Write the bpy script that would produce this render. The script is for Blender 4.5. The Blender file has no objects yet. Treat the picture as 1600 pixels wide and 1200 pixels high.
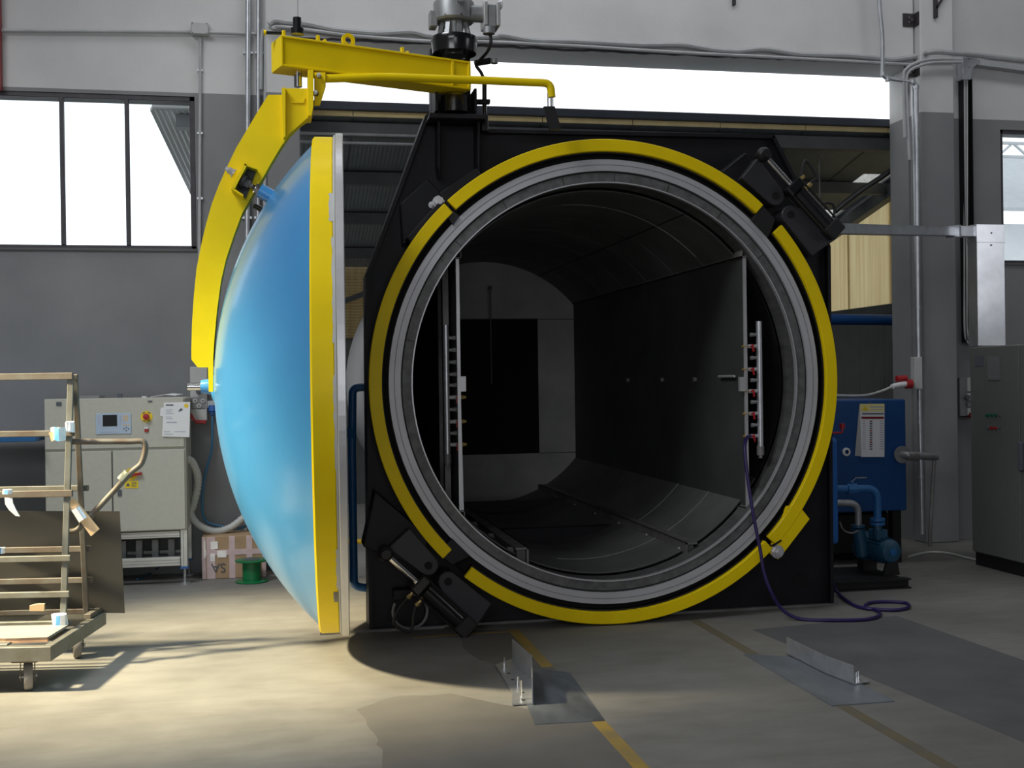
import bpy, math, random
from mathutils import Vector, Matrix
random.seed(7)
S = bpy.context.scene
COL = S.collection
R = math.radians

# ---------------------------------------------------------------- camera
EYE = Vector((0, 0, 1.65))
FPX = 1800.0
YAW, ROLL, PITCH = R(11.15), 0.014, -5 / 1800.0
fwd = Vector((math.sin(YAW) * math.cos(PITCH), math.cos(YAW) * math.cos(PITCH), math.sin(PITCH)))
rh = Vector((math.cos(YAW), -math.sin(YAW), 0))
uh = rh.cross(fwd)
rt = rh * math.cos(ROLL) - uh * math.sin(ROLL)
up = uh * math.cos(ROLL) + rh * math.sin(ROLL)
cd = bpy.data.cameras.new('camera')
cd.sensor_width = 36
cd.lens = 36 * FPX / 1600
cd.clip_end = 300
cam = bpy.data.objects.new('camera', cd)
COL.objects.link(cam)
M = Matrix((rt, up, -fwd)).transposed().to_4x4()
M.translation = EYE
cam.matrix_world = M
S.camera = cam


def P(px, py, Y=None, X=None, Z=None):
    """the point of the place that a pixel of the photograph shows, at a known depth, side or height"""
    d = fwd * FPX + rt * (px - 800) - up * (py - 600)
    if Y is not None:
        t = (Y - EYE.y) / d.y
    elif X is not None:
        t = (X - EYE.x) / d.x
    else:
        t = (Z - EYE.z) / d.z
    return EYE + d * t


# ---------------------------------------------------------------- sky, light, exposure
S.view_settings.view_transform = 'Standard'
S.view_settings.look = 'None'
S.view_settings.gamma = 1
S.view_settings.use_curve_mapping = False
S.view_settings.exposure = 0.0
S.cycles.use_denoising = True
S.cycles.max_bounces = 6
S.cycles.diffuse_bounces = 4
S.cycles.sample_clamp_indirect = 6
w = bpy.data.worlds.new('sky')
S.world = w
w.use_nodes = True
bg = w.node_tree.nodes['Background']
bg.inputs[0].default_value = (0.93, 0.97, 1.0, 1)
bg.inputs[1].default_value = 1.7


def light(name, kind, loc, target, power, color, **kw):
    l = bpy.data.lights.new(name, kind)
    l.energy = power
    l.color = color
    for k, v in kw.items():
        setattr(l, k, v)
    o = bpy.data.objects.new(name, l)
    COL.objects.link(o)
    o.location = loc
    o.rotation_euler = (Vector(target) - Vector(loc)).to_track_quat('-Z', 'Y').to_euler()
    return o


# unseen spot added for a sun patch: the warm pool of light on the floor
light('sun_patch_spot', 'SPOT', (-7.4, 5.8, 6.9), (-0.4, 7.2, 0.0), 18500, (1.0, 0.85, 0.54), spot_size=R(27), spot_blend=1.0, shadow_soft_size=0.35)
# unseen area lights: daylight from overhead, and fills added behind and beside the camera
light('overhead_light', 'AREA', (-3.4, 4.6, 7.7), (-0.9, 6.9, 2.4), 135, (0.94, 0.97, 1.0), shape='RECTANGLE', size=3.4, size_y=1.8, spread=R(95))
light('overhead_light', 'AREA', (3.2, 8.3, 7.75), (3.6, 10.4, 4.4), 118, (0.95, 0.97, 1.0), shape='RECTANGLE', size=9.0, size_y=1.0)  # strip added under the closed ceiling to wash the upper back wall
light('end_fill_high', 'AREA', (-3.0, -5.6, 5.0), (0.2, 8, 2.6), 275, (0.95, 0.96, 1.0), shape='RECTANGLE', size=9.0, size_y=2.0)  # fill added high behind the camera; the end wall has no openings
light('end_fill_low', 'AREA', (0.2, -5.7, 1.9), (1.6, 10, 1.9), 90, (0.95, 0.96, 1.0), shape='RECTANGLE', size=3.4, size_y=3.4)  # fill added low behind the camera to reach the vessel's bulkhead
light('side_glint_fill', 'AREA', (9.3, 4.0, 3.5), (5.5, 9.8, 3.2), 45, (0.95, 0.96, 1.0), shape='RECTANGLE', size=4.0, size_y=2.0)  # added to lay a glint on the upright cable trunk

# ---------------------------------------------------------------- materials
MATS = {}


def mat(name, col, rough=0.5, metal=0.0, var=0.0, scale=6.0, bump=0.0, col2=None, coat=0.0, spec=0.5, stretch=None, emit=0.0):
    m = bpy.data.materials.new(name)
    m.use_nodes = True
    nt = m.node_tree
    b = nt.nodes['Principled BSDF']
    c = (*col, 1)
    b.inputs['Base Color'].default_value = c
    b.inputs['Roughness'].default_value = rough
    b.inputs['Metallic'].default_value = metal
    b.inputs['Specular IOR Level'].default_value = spec
    if coat:
        b.inputs['Coat Weight'].default_value = coat
        b.inputs['Coat Roughness'].default_value = 0.18
    if emit:
        b.inputs['Emission Color'].default_value = c
        b.inputs['Emission Strength'].default_value = emit
    if var or bump:
        tc = nt.nodes.new('ShaderNodeTexCoord')
        src = tc.outputs['Object']
        if stretch:
            mp = nt.nodes.new('ShaderNodeMapping')
            mp.inputs['Scale'].default_value = stretch
            nt.links.new(src, mp.inputs['Vector'])
            src = mp.outputs['Vector']
        n = nt.nodes.new('ShaderNodeTexNoise')
        n.inputs['Scale'].default_value = scale
        n.inputs['Detail'].default_value = 5
        n.inputs['Roughness'].default_value = 0.6
        nt.links.new(src, n.inputs['Vector'])
        if var:
            r = nt.nodes.new('ShaderNodeValToRGB')
            r.color_ramp.elements[0].position = 0.3
            r.color_ramp.elements[1].position = 0.7
            lo = col2 if col2 else tuple(x * (1 - var) for x in col)
            r.color_ramp.elements[0].color = (*lo, 1)
            r.color_ramp.elements[1].color = (*[min(1, x * (1 + (0 if col2 else var))) for x in col], 1)
            nt.links.new(n.outputs['Fac'], r.inputs['Fac'])
            nt.links.new(r.outputs['Color'], b.inputs['Base Color'])
        if bump:
            bp = nt.nodes.new('ShaderNodeBump')
            bp.inputs['Strength'].default_value = bump
            bp.inputs['Distance'].default_value = 0.01
            nt.links.new(n.outputs['Fac'], bp.inputs['Height'])
            nt.links.new(bp.outputs['Normal'], b.inputs['Normal'])
    MATS[name] = m
    return m


mat('yellow', (0.84, 0.62, 0.004), 0.5, var=0.06, scale=3, coat=0.05, spec=0.15)
mat('yellow_dark', (0.55, 0.36, 0.01), 0.5, var=0.1)
mat('black_steel', (0.009, 0.009, 0.012), 0.5, spec=0.3, var=0.35, scale=4)
mat('black', (0.008, 0.008, 0.009), 0.5, var=0.2)
mat('clevis', (0.024, 0.024, 0.030), 0.5, var=0.2, scale=5)
mat('rubber', (0.012, 0.012, 0.013), 0.6, var=0.2)
mat('black_gloss', (0.010, 0.010, 0.012), 0.18, var=0.2, coat=0.5)
mat('blue_dome', (0.048, 0.245, 0.52), 0.36, var=0.05, scale=2.2, coat=0.75)
mat('blue_paint', (0.012, 0.11, 0.30), 0.45, var=0.1, scale=4)
mat('blue_box', (0.004, 0.06, 0.22), 0.45, var=0.06)
mat('blue_machine', (0.012, 0.07, 0.13), 0.45, var=0.15)
mat('blue_tank', (0.01, 0.12, 0.42), 0.4, var=0.06)
mat('blue_plastic', (0.03, 0.12, 0.38), 0.4, var=0.05)
mat('zinc', (0.58, 0.60, 0.63), 0.36, 0.75, var=0.14, scale=9)
mat('zinc_plate', (0.74, 0.76, 0.80), 0.28, 0.8, var=0.22, scale=2.2)
mat('machined', (0.62, 0.62, 0.64), 0.36, 0.55, var=0.08, scale=5)
mat('flange_grey', (0.50, 0.50, 0.53), 0.42, 0.3, var=0.08, scale=3)
mat('chrome', (0.75, 0.75, 0.76), 0.16, 1.0, var=0.03)
mat('steel_dirty', (0.20, 0.19, 0.185), 0.55, 0.35, var=0.45, scale=2.6)
mat('steel_stained', (0.12, 0.12, 0.12), 0.5, 0.3, var=0.3, scale=3.0, stretch=(6, 1, 6))
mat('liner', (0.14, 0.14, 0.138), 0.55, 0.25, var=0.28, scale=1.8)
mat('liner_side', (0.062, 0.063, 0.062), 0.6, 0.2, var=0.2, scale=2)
mat('bulkhead', (0.42, 0.42, 0.40), 0.7, 0.1, var=0.22, scale=1.6)
mat('seam', (0.33, 0.33, 0.32), 0.5, 0.4, var=0.2)
mat('void', (0.004, 0.004, 0.004), 0.9, var=0.1)
mat('cast_grey', (0.30, 0.31, 0.32), 0.42, 0.4, var=0.15, scale=12)
mat('cab_beige', (0.50, 0.495, 0.43), 0.45, var=0.04, scale=30)
mat('cab_grey_shaded', (0.14, 0.15, 0.138), 0.5, var=0.05, scale=20)  # grey darkened to carry the shade of the right bay
mat('alu', (0.60, 0.61, 0.60), 0.35, 0.6, var=0.08)
mat('plastic_grey', (0.46, 0.47, 0.46), 0.5, var=0.05)
mat('plastic_white', (0.78, 0.79, 0.80), 0.45, var=0.03)
mat('pipe_grey', (0.42, 0.43, 0.44), 0.5, var=0.1)
mat('pvc_dark', (0.23, 0.23, 0.24), 0.5, var=0.1)
mat('paper', (0.82, 0.83, 0.86), 0.7, var=0.02)
mat('ink', (0.10, 0.11, 0.13), 0.7, var=0.1)
mat('ink_light', (0.42, 0.45, 0.55), 0.7, var=0.1)
mat('panel_blue', (0.42, 0.52, 0.66), 0.4, var=0.04)
mat('screen', (0.012, 0.013, 0.014), 0.25, var=0.1)
mat('red', (0.38, 0.014, 0.018), 0.4, var=0.08)
mat('red_dark', (0.22, 0.01, 0.015), 0.45, var=0.1)
mat('orange_key', (0.75, 0.48, 0.15), 0.5, var=0.05)
mat('sign_yellow', (0.85, 0.62, 0.02), 0.5, var=0.05)
mat('pale_yellow', (0.85, 0.76, 0.32), 0.6, var=0.05)
mat('green', (0.005, 0.17, 0.055), 0.35, var=0.1)
mat('green_lamp', (0.01, 0.12, 0.06), 0.4, var=0.1)
mat('cardboard', (0.43, 0.29, 0.17), 0.8, var=0.12, scale=8)
mat('cardboard_light', (0.66, 0.47, 0.28), 0.8, var=0.1, scale=8)
mat('tape_pink', (0.66, 0.50, 0.50), 0.4, var=0.1, scale=12)
mat('film', (0.85, 0.86, 0.90), 0.12, 0.2, var=0.12, scale=14, coat=0.6)
mat('tape_white', (0.80, 0.84, 0.88), 0.35, var=0.1, scale=20)
mat('tape_cream', (0.80, 0.74, 0.48), 0.6, var=0.1)
mat('tape_blue', (0.10, 0.32, 0.62), 0.5, var=0.2)
mat('cart_steel', (0.20, 0.207, 0.19), 0.5, 0.3, var=0.4, scale=7, col2=(0.135, 0.125, 0.10))
mat('cart_rust', (0.145, 0.142, 0.125), 0.6, 0.25, var=0.5, scale=9, col2=(0.105, 0.075, 0.055))
mat('wood_board', (0.27, 0.26, 0.24), 0.75, var=0.2, scale=3, stretch=(1, 9, 1))
mat('wood_raw', (0.50, 0.30, 0.19), 0.8, var=0.25, scale=8)
mat('caster_rubber', (0.23, 0.215, 0.20), 0.7, var=0.15)
mat('sheet_dark', (0.075, 0.071, 0.062), 0.42, 0.3, var=0.12, scale=1.4)
mat('brass', (0.70, 0.52, 0.20), 0.3, 0.8, var=0.1)
mat('hose_purple', (0.020, 0.008, 0.085), 0.45, var=0.1)
mat('hose_blue', (0.05, 0.17, 0.30), 0.45, var=0.1)
mat('cable_white', (0.55, 0.56, 0.54), 0.5, var=0.06)
mat('dark_frame', (0.05, 0.045, 0.055), 0.55, var=0.3, scale=9)
mat('dark_bracket', (0.035, 0.030, 0.032), 0.5, var=0.3)
mat('roof_dark', (0.17, 0.19, 0.20), 0.55, 0.1, var=0.1)
mat('roof_foam', (0.62, 0.50, 0.25), 0.8, var=0.12)
mat('flashing', (0.055, 0.065, 0.085), 0.5, 0.2, var=0.15)
mat('purlin', (0.085, 0.092, 0.096), 0.6, var=0.15)
mat('concrete_wall', (0.12, 0.12, 0.12), 0.85, var=0.15, scale=2, bump=0.1)
mat('ceiling_paint', (0.36, 0.37, 0.38), 0.8, var=0.05)
mat('hall_paint', (0.30, 0.31, 0.32), 0.85, var=0.06)
mat('line_yellow', (0.42, 0.27, 0.04), 0.7, var=0.35, scale=5, col2=(0.26, 0.20, 0.09))
mat('line_faded', (0.17, 0.135, 0.07), 0.7, var=0.3, scale=5, col2=(0.13, 0.12, 0.10))
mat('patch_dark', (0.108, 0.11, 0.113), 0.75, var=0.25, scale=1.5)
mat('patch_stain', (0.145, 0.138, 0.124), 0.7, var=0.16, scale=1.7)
mat('ramp_plate', (0.15, 0.165, 0.185), 0.42, 0.3, var=0.4, scale=2.4, stretch=(3, 1, 1))
mat('eave_hazed', (0.86, 0.87, 0.88), 0.6, var=0.03)  # roof paled: sky haze put into the colour
mat('floor_zinc', (0.24, 0.265, 0.30), 0.4, 0.45, var=0.3, scale=1.6, stretch=(2, 1, 1))
mat('shed_white', (0.75, 0.76, 0.78), 0.7, var=0.05)
mat('shed_grey', (0.42, 0.43, 0.45), 0.7, var=0.06)


def wall_material():
    m = bpy.data.materials.new('wall_paint')
    m.use_nodes = True
    nt = m.node_tree
    b = nt.nodes['Principled BSDF']
    b.inputs['Roughness'].default_value = 0.85
    g = nt.nodes.new('ShaderNodeNewGeometry')
    sp = nt.nodes.new('ShaderNodeSeparateXYZ')
    nt.links.new(g.outputs['Position'], sp.inputs[0])
    mt = nt.nodes.new('ShaderNodeMath')
    mt.operation = 'GREATER_THAN'
    mt.inputs[1].default_value = 4.225
    nt.links.new(sp.outputs['Z'], mt.inputs[0])
    n = nt.nodes.new('ShaderNodeTexNoise')
    n.inputs['Scale'].default_value = 1.3
    n.inputs['Detail'].default_value = 6
    nt.links.new(g.outputs['Position'], n.inputs['Vector'])
    a = []
    for lo, hi in (((0.20, 0.204, 0.212), (0.25, 0.252, 0.258)), ((0.54, 0.54, 0.545), (0.64, 0.635, 0.63))):
        r = nt.nodes.new('ShaderNodeValToRGB')
        r.color_ramp.elements[0].position = 0.3
        r.color_ramp.elements[1].position = 0.65
        r.color_ramp.elements[0].color = (*lo, 1)
        r.color_ramp.elements[1].color = (*hi, 1)
        nt.links.new(n.outputs['Fac'], r.inputs['Fac'])
        a.append(r)
    mx = nt.nodes.new('ShaderNodeMix')
    mx.data_type = 'RGBA'
    nt.links.new(mt.outputs[0], mx.inputs['Factor'])
    nt.links.new(a[0].outputs['Color'], mx.inputs['A'])
    nt.links.new(a[1].outputs['Color'], mx.inputs['B'])
    nt.links.new(mx.outputs['Result'], b.inputs['Base Color'])
    n2 = nt.nodes.new('ShaderNodeTexNoise')
    n2.inputs['Scale'].default_value = 60
    nt.links.new(g.outputs['Position'], n2.inputs['Vector'])
    bp = nt.nodes.new('ShaderNodeBump')
    bp.inputs['Strength'].default_value = 0.12
    bp.inputs['Distance'].default_value = 0.01
    nt.links.new(n2.outputs['Fac'], bp.inputs['Height'])
    nt.links.new(bp.outputs['Normal'], b.inputs['Normal'])
    MATS['wall'] = m


def floor_material():
    m = bpy.data.materials.new('floor_concrete')
    m.use_nodes = True
    nt = m.node_tree
    b = nt.nodes['Principled BSDF']
    g = nt.nodes.new('ShaderNodeNewGeometry')

    def noise(sc, det, st=None):
        n = nt.nodes.new('ShaderNodeTexNoise')
        n.inputs['Scale'].default_value = sc
        n.inputs['Detail'].default_value = det
        n.inputs['Roughness'].default_value = 0.62
        if st:
            mp = nt.nodes.new('ShaderNodeMapping')
            mp.inputs['Scale'].default_value = st
            nt.links.new(g.outputs['Position'], mp.inputs['Vector'])
            nt.links.new(mp.outputs['Vector'], n.inputs['Vector'])
        else:
            nt.links.new(g.outputs['Position'], n.inputs['Vector'])
        return n
    n1 = noise(0.75, 8)
    r1 = nt.nodes.new('ShaderNodeValToRGB')
    r1.color_ramp.elements[0].position = 0.3
    r1.color_ramp.elements[1].position = 0.62
    r1.color_ramp.elements[0].color = (0.165, 0.16, 0.147, 1)
    r1.color_ramp.elements[1].color = (0.24, 0.234, 0.215, 1)
    nt.links.new(n1.outputs['Fac'], r1.inputs['Fac'])
    n2 = noise(5, 6, (0.6, 1.6, 1))
    r2 = nt.nodes.new('ShaderNodeValToRGB')
    r2.color_ramp.elements[0].position = 0.35
    r2.color_ramp.elements[1].position = 0.6
    r2.color_ramp.elements[0].color = (0.80, 0.79, 0.78, 1)
    r2.color_ramp.elements[1].color = (1, 1, 1, 1)
    nt.links.new(n2.outputs['Fac'], r2.inputs['Fac'])
    mx = nt.nodes.new('ShaderNodeMix')
    mx.data_type = 'RGBA'
    mx.blend_type = 'MULTIPLY'
    mx.inputs['Factor'].default_value = 0.7
    nt.links.new(r1.outputs['Color'], mx.inputs['A'])
    nt.links.new(r2.outputs['Color'], mx.inputs['B'])
    nt.links.new(mx.outputs['Result'], b.inputs['Base Color'])
    b.inputs['Roughness'].default_value = 0.62
    n3 = noise(40, 3)
    bp = nt.nodes.new('ShaderNodeBump')
    bp.inputs['Strength'].default_value = 0.08
    bp.inputs['Distance'].default_value = 0.01
    nt.links.new(n3.outputs['Fac'], bp.inputs['Height'])
    nt.links.new(bp.outputs['Normal'], b.inputs['Normal'])
    MATS['floor'] = m


def translucent_material(name, col, col2, tr=0.7):
    m = bpy.data.materials.new(name)
    m.use_nodes = True
    nt = m.node_tree
    nt.nodes.remove(nt.nodes['Principled BSDF'])
    out = nt.nodes['Material Output']
    g = nt.nodes.new('ShaderNodeNewGeometry')
    mp = nt.nodes.new('ShaderNodeMapping')
    mp.inputs['Scale'].default_value = (9, 9, 0.35)
    nt.links.new(g.outputs['Position'], mp.inputs['Vector'])
    n = nt.nodes.new('ShaderNodeTexNoise')
    n.inputs['Scale'].default_value = 2.2
    n.inputs['Detail'].default_value = 5
    nt.links.new(mp.outputs['Vector'], n.inputs['Vector'])
    r = nt.nodes.new('ShaderNodeValToRGB')
    r.color_ramp.elements[0].position = 0.3
    r.color_ramp.elements[1].position = 0.7
    r.color_ramp.elements[0].color = (*col2, 1)
    r.color_ramp.elements[1].color = (*col, 1)
    nt.links.new(n.outputs['Fac'], r.inputs['Fac'])
    d = nt.nodes.new('ShaderNodeBsdfDiffuse')
    t = nt.nodes.new('ShaderNodeBsdfTranslucent')
    nt.links.new(r.outputs['Color'], d.inputs['Color'])
    nt.links.new(r.outputs['Color'], t.inputs['Color'])
    x = nt.nodes.new('ShaderNodeMixShader')
    x.inputs[0].default_value = tr
    nt.links.new(d.outputs[0], x.inputs[1])
    nt.links.new(t.outputs[0], x.inputs[2])
    nt.links.new(x.outputs[0], out.inputs['Surface'])
    MATS[name] = m


def glass_material():
    m = bpy.data.materials.new('window_glass')
    m.use_nodes = True
    nt = m.node_tree
    nt.nodes.remove(nt.nodes['Principled BSDF'])
    out = nt.nodes['Material Output']
    t = nt.nodes.new('ShaderNodeBsdfTransparent')
    t.inputs['Color'].default_value = (0.93, 0.96, 0.97, 1)
    gl = nt.nodes.new('ShaderNodeBsdfGlossy')
    gl.inputs['Roughness'].default_value = 0.08
    x = nt.nodes.new('ShaderNodeMixShader')
    x.inputs[0].default_value = 0.05
    nt.links.new(t.outputs[0], x.inputs[1])
    nt.links.new(gl.outputs[0], x.inputs[2])
    nt.links.new(x.outputs[0], out.inputs['Surface'])
    MATS['glass'] = m


wall_material()
floor_material()
glass_material()
translucent_material('fibreglass', (0.76, 0.70, 0.53), (0.66, 0.58, 0.41), 0.75)
translucent_material('rooflight', (0.8, 0.8, 0.78), (0.6, 0.6, 0.58), 0.85)
translucent_material('fibreglass_brown', (0.42, 0.36, 0.25), (0.30, 0.25, 0.16), 0.6)


# ---------------------------------------------------------------- mesh builder
def V(*a):
    return Vector(a)


def frame(d, ref=Vector((0, 0, 1))):
    d = d.normalized()
    if abs(d.dot(ref)) > 0.98:
        ref = Vector((0, 1, 0))
    a = d.cross(ref).normalized()
    return d, a, a.cross(d).normalized()


def smooth_path(pts, k=5):
    if len(pts) < 3:
        return list(pts)
    out = []
    n = len(pts)
    for i in range(n - 1):
        p0, p1, p2, p3 = pts[max(i - 1, 0)], pts[i], pts[i + 1], pts[min(i + 2, n - 1)]
        for j in range(k):
            t = j / k
            out.append(0.5 * ((2 * p1) + (p2 - p0) * t + (2 * p0 - 5 * p1 + 4 * p2 - p3) * t * t + (3 * p1 - p0 - 3 * p2 + p3) * t ** 3))
    out.append(pts[-1])
    return out


class MB:
    def __init__(s):
        s.v, s.f, s.m, s.s = [], [], [], []

    def face(s, idx, m=0, sm=False):
        s.f.append(idx)
        s.m.append(m)
        s.s.append(sm)

    def box(s, x0, x1, y0, y1, z0, z1, m=0):
        return s.obox(V((x0 + x1) / 2, (y0 + y1) / 2, (z0 + z1) / 2), V((x1 - x0) / 2, 0, 0), V(0, (y1 - y0) / 2, 0), V(0, 0, (z1 - z0) / 2), m)

    def obox(s, c, a, b, d, m=0):
        if a.cross(b).dot(d) < 0:
            a = -a
        i = len(s.v)
        for sz in (-1, 1):
            for sx, sy in ((-1, -1), (1, -1), (1, 1), (-1, 1)):
                s.v.append(c + a * sx + b * sy + d * sz)
        for q in ((3, 2, 1, 0), (4, 5, 6, 7), (0, 1, 5, 4), (1, 2, 6, 5), (2, 3, 7, 6), (3, 0, 4, 7)):
            s.face([i + k for k in q], m)
        return s

    def bar(s, p, q, wa, wb, m=0, ref=Vector((0, 0, 1))):
        d, a, b = frame(q - p, ref)
        return s.obox((p + q) / 2, a * wa / 2, b * wb / 2, (q - p) / 2, m)

    def cyl(s, p, q, r0, r1=None, n=16, m=0, caps=True, sm=True):
        r1 = r0 if r1 is None else r1
        d, a, b = frame(q - p)
        i = len(s.v)
        for c, r in ((p, r0), (q, r1)):
            for k in range(n):
                t = 2 * math.pi * k / n
                s.v.append(c + (a * math.cos(t) - b * math.sin(t)) * r)
        for k in range(n):
            l = (k + 1) % n
            s.face([i + k, i + n + k, i + n + l, i + l][::-1], m, sm)
        if caps:
            s.face([i + k for k in range(n)], m)
            s.face([i + n + k for k in range(n)][::-1], m)
        return s

    def tube(s, pts, r, n=8, m=0, closed=False):
        i = len(s.v)
        N = len(pts)
        prev = None
        for j, p in enumerate(pts):
            if closed:
                t = pts[(j + 1) % N] - pts[j - 1]
            else:
                t = pts[min(j + 1, N - 1)] - pts[max(j - 1, 0)]
            t.normalize()
            if prev is None:
                _, a, b = frame(t)
            else:
                a = (prev - t * prev.dot(t)).normalized()
                b = a.cross(t).normalized()
            prev = a
            for k in range(n):
                u = 2 * math.pi * k / n
                s.v.append(p + (a * math.cos(u) + b * math.sin(u)) * r)
        for j in range(N if closed else N - 1):
            j2 = (j + 1) % N
            for k in range(n):
                l = (k + 1) % n
                s.face([i + j * n + k, i + j * n + l, i + j2 * n + l, i + j2 * n + k][::-1], m, True)
        if not closed:
            s.face([i + k for k in range(n)], m)
            s.face([i + (N - 1) * n + k for k in range(n)][::-1], m)
        return s

    def prism(s, poly, ext, m=0, mside=None):
        """poly: list of 3-D points in one plane; ext: extrusion vector"""
        nrm = Vector((0, 0, 0))
        for k in range(len(poly)):
            nrm += (poly[k] - poly[0]).cross(poly[(k + 1) % len(poly)] - poly[0])
        if nrm.dot(ext) > 0:
            poly = poly[::-1]
        i = len(s.v)
        n = len(poly)
        s.v += [p.copy() for p in poly] + [p + ext for p in poly]
        s.face(list(range(i, i + n)), m)
        s.face(list(range(i + n, i + 2 * n))[::-1], m)
        ms = m if mside is None else mside
        for k in range(n):
            l = (k + 1) % n
            s.face([i + k, i + n + k, i + n + l, i + l], ms)
        return s

    def strip(s, A, B, ext, m=0):
        """two outlines running side by side, filled between and given thickness"""
        i = len(s.v)
        n = len(A)
        for q in (A, B):
            s.v += [p.copy() for p in q]
        for q in (A, B):
            s.v += [p + ext for p in q]
        a, b, c, d = i, i + n, i + 2 * n, i + 3 * n
        for k in range(n - 1):
            s.face([a + k, a + k + 1, b + k + 1, b + k], m)
            s.face([c + k, d + k, d + k + 1, c + k + 1], m)
            s.face([a + k, c + k, c + k + 1, a + k + 1], m)
            s.face([b + k, b + k + 1, d + k + 1, d + k], m)
        s.face([a, b, d, c], m)
        s.face([a + n - 1, c + n - 1, d + n - 1, b + n - 1], m)
        return s

    def lathe(s, prof, o, axis, n=48, m=0, a0=0.0, a1=2 * math.pi, ref=Vector((0, 0, 1)), sm=True, close=False, marks=None):
        """profile (r, h) turned about axis through o; a1-a0 < 2pi leaves it open"""
        d, a, b = frame(axis, ref)
        full = abs(a1 - a0 - 2 * math.pi) < 1e-6
        i = len(s.v)
        cols = n if full else n + 1
        for k in range(cols):
            t = a0 + (a1 - a0) * k / n
            u = a * math.cos(t) + b * math.sin(t)
            for r, h in prof:
                s.v.append(o + u * r + d * h)
        L = len(prof)
        for k in range(n):
            l = (k + 1) % cols
            for j in range(L if close else L - 1):
                j2 = (j + 1) % L
                mm = marks[j] if marks else m
                if prof[j][0] < 1e-6 and prof[j2][0] < 1e-6:
                    continue
                s.face([i + k * L + j, i + k * L + j2, i + l * L + j2, i + l * L + j], mm, sm)
        if close and not full:
            s.face([i + j for j in range(L)][::-1], m)
            s.face([i + n * L + j for j in range(L)], m)
        return s

    def ball(s, c, r, n=10, m=0, squash=1.0):
        prof = [(r * math.sin(math.pi * k / n), -r * squash * math.cos(math.pi * k / n)) for k in range(n + 1)]
        return s.lathe(prof, c, V(0, 0, 1), n=2 * n, m=m)

    def build(s, name, mats, parent=None, loc=None, bevel=0.0, seg=1):
        base = Vector((0, 0, 0))
        p = parent
        while p is not None:
            base += p.location
            p = p.parent
        if loc is not None:
            base = Vector(loc)
        me = bpy.data.meshes.new(name)
        me.from_pydata([tuple(v - base) for v in s.v], [], s.f)
        if isinstance(mats, str):
            mats = [mats]
        for q in mats:
            me.materials.append(MATS[q])
        me.polygons.foreach_set('material_index', s.m)
        me.polygons.foreach_set('use_smooth', s.s)
        me.update()
        if any(s.s):
            me.set_sharp_from_angle(angle=R(38))
        o = bpy.data.objects.new(name, me)
        COL.objects.link(o)
        if parent is not None:
            o.parent = parent
        elif loc is not None:
            o.location = base
        if bevel:
            b = o.modifiers.new('bevel', 'BEVEL')
            b.width = bevel
            b.segments = seg
            b.limit_method = 'ANGLE'
            b.angle_limit = R(40)
        return o


def tag(o, label, cat, group=None):
    o['label'] = label
    o['category'] = cat
    if group:
        o['group'] = group
    return o


def struct(o):
    o['kind'] = 'structure'
    return o


def thing(name, label, cat, loc, group=None):
    o = bpy.data.objects.new(name, None)
    o.empty_display_size = 0.1
    COL.objects.link(o)
    o.location = loc
    return tag(o, label, cat, group)


def bent(pts, rad, k=6):
    """a run of straight pipe with rounded elbows"""
    out = [pts[0]]
    for i in range(1, len(pts) - 1):
        a, b, c = pts[i - 1], pts[i], pts[i + 1]
        u, v = (a - b), (c - b)
        r = min(rad, u.length * 0.49, v.length * 0.49)
        u.normalize()
        v.normalize()
        p, q = b + u * r, b + v * r
        for j in range(k + 1):
            t = j / k
            out.append(p * (1 - t) ** 2 + b * 2 * t * (1 - t) + q * t * t)
    out.append(pts[-1])
    return out


def PP(pxs, **k):
    return [P(x, y, **k) for x, y in pxs]


def text_mesh(name, txt, size, mat_name, M4, parent, ext=0.0004):
    cu = bpy.data.curves.new('lettering', 'FONT')
    cu.body = txt
    cu.size = size
    cu.extrude = ext
    cu.align_x = 'CENTER'
    cu.align_y = 'CENTER'
    t = bpy.data.objects.new('lettering', cu)
    COL.objects.link(t)
    me = bpy.data.meshes.new_from_object(t.evaluated_get(bpy.context.evaluated_depsgraph_get()))
    bpy.data.objects.remove(t)
    bpy.data.curves.remove(cu)
    me.materials.clear()
    me.materials.append(MATS[mat_name])
    base = Vector((0, 0, 0))
    p = parent
    while p is not None:
        base += p.location
        p = p.parent
    me.transform(Matrix.Translation(-base) @ M4)
    o = bpy.data.objects.new(name, me)
    COL.objects.link(o)
    o.parent = parent
    return o


def facing(c, s=1.0, turn=0.0):
    """matrix that stands lettering upright at c, read from the camera's side (-Y)"""
    return Matrix.Translation(c) @ Matrix.Rotation(turn, 4, 'Y') @ Matrix.Rotation(R(90), 4, 'X')




# ================================================================ THE SETTING
WY = 10.5
LY = 10.38
struct(MB().box(-8, 9.5, -6, 24, -0.2, 0).build('floor', 'floor'))
FLOOR = bpy.data.objects['floor']
TH = 0.35
win = dict(x0=-3.0, x1=P(306, 300, Y=WY).x, z0=P(150, 389, Y=WY).z, z1=P(150, 146, Y=WY).z)
ox0, ox1 = P(470, 300, Y=WY).x, P(1420, 300, Y=WY).x
oz1 = P(1040, 86, Y=LY).z
w2 = dict(x0=P(1564, 300, Y=WY).x, x1=8.6, z0=P(1585, 412, Y=WY).z, z1=P(1585, 203, Y=WY).z)
HZ = 8.0
b = MB()
b.box(-8, win['x0'], WY, WY + TH, 0, HZ)
b.box(win['x0'], win['x1'], WY, WY + TH, 0, win['z0'])
b.box(win['x0'], win['x1'], WY, WY + TH, win['z1'], HZ)
b.box(win['x1'], ox0, WY, WY + TH, 0, HZ)
b.box(ox0, ox1, LY, WY + TH, oz1, HZ)
b.box(ox1, w2['x0'], WY, WY + TH, 0, HZ)
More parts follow.
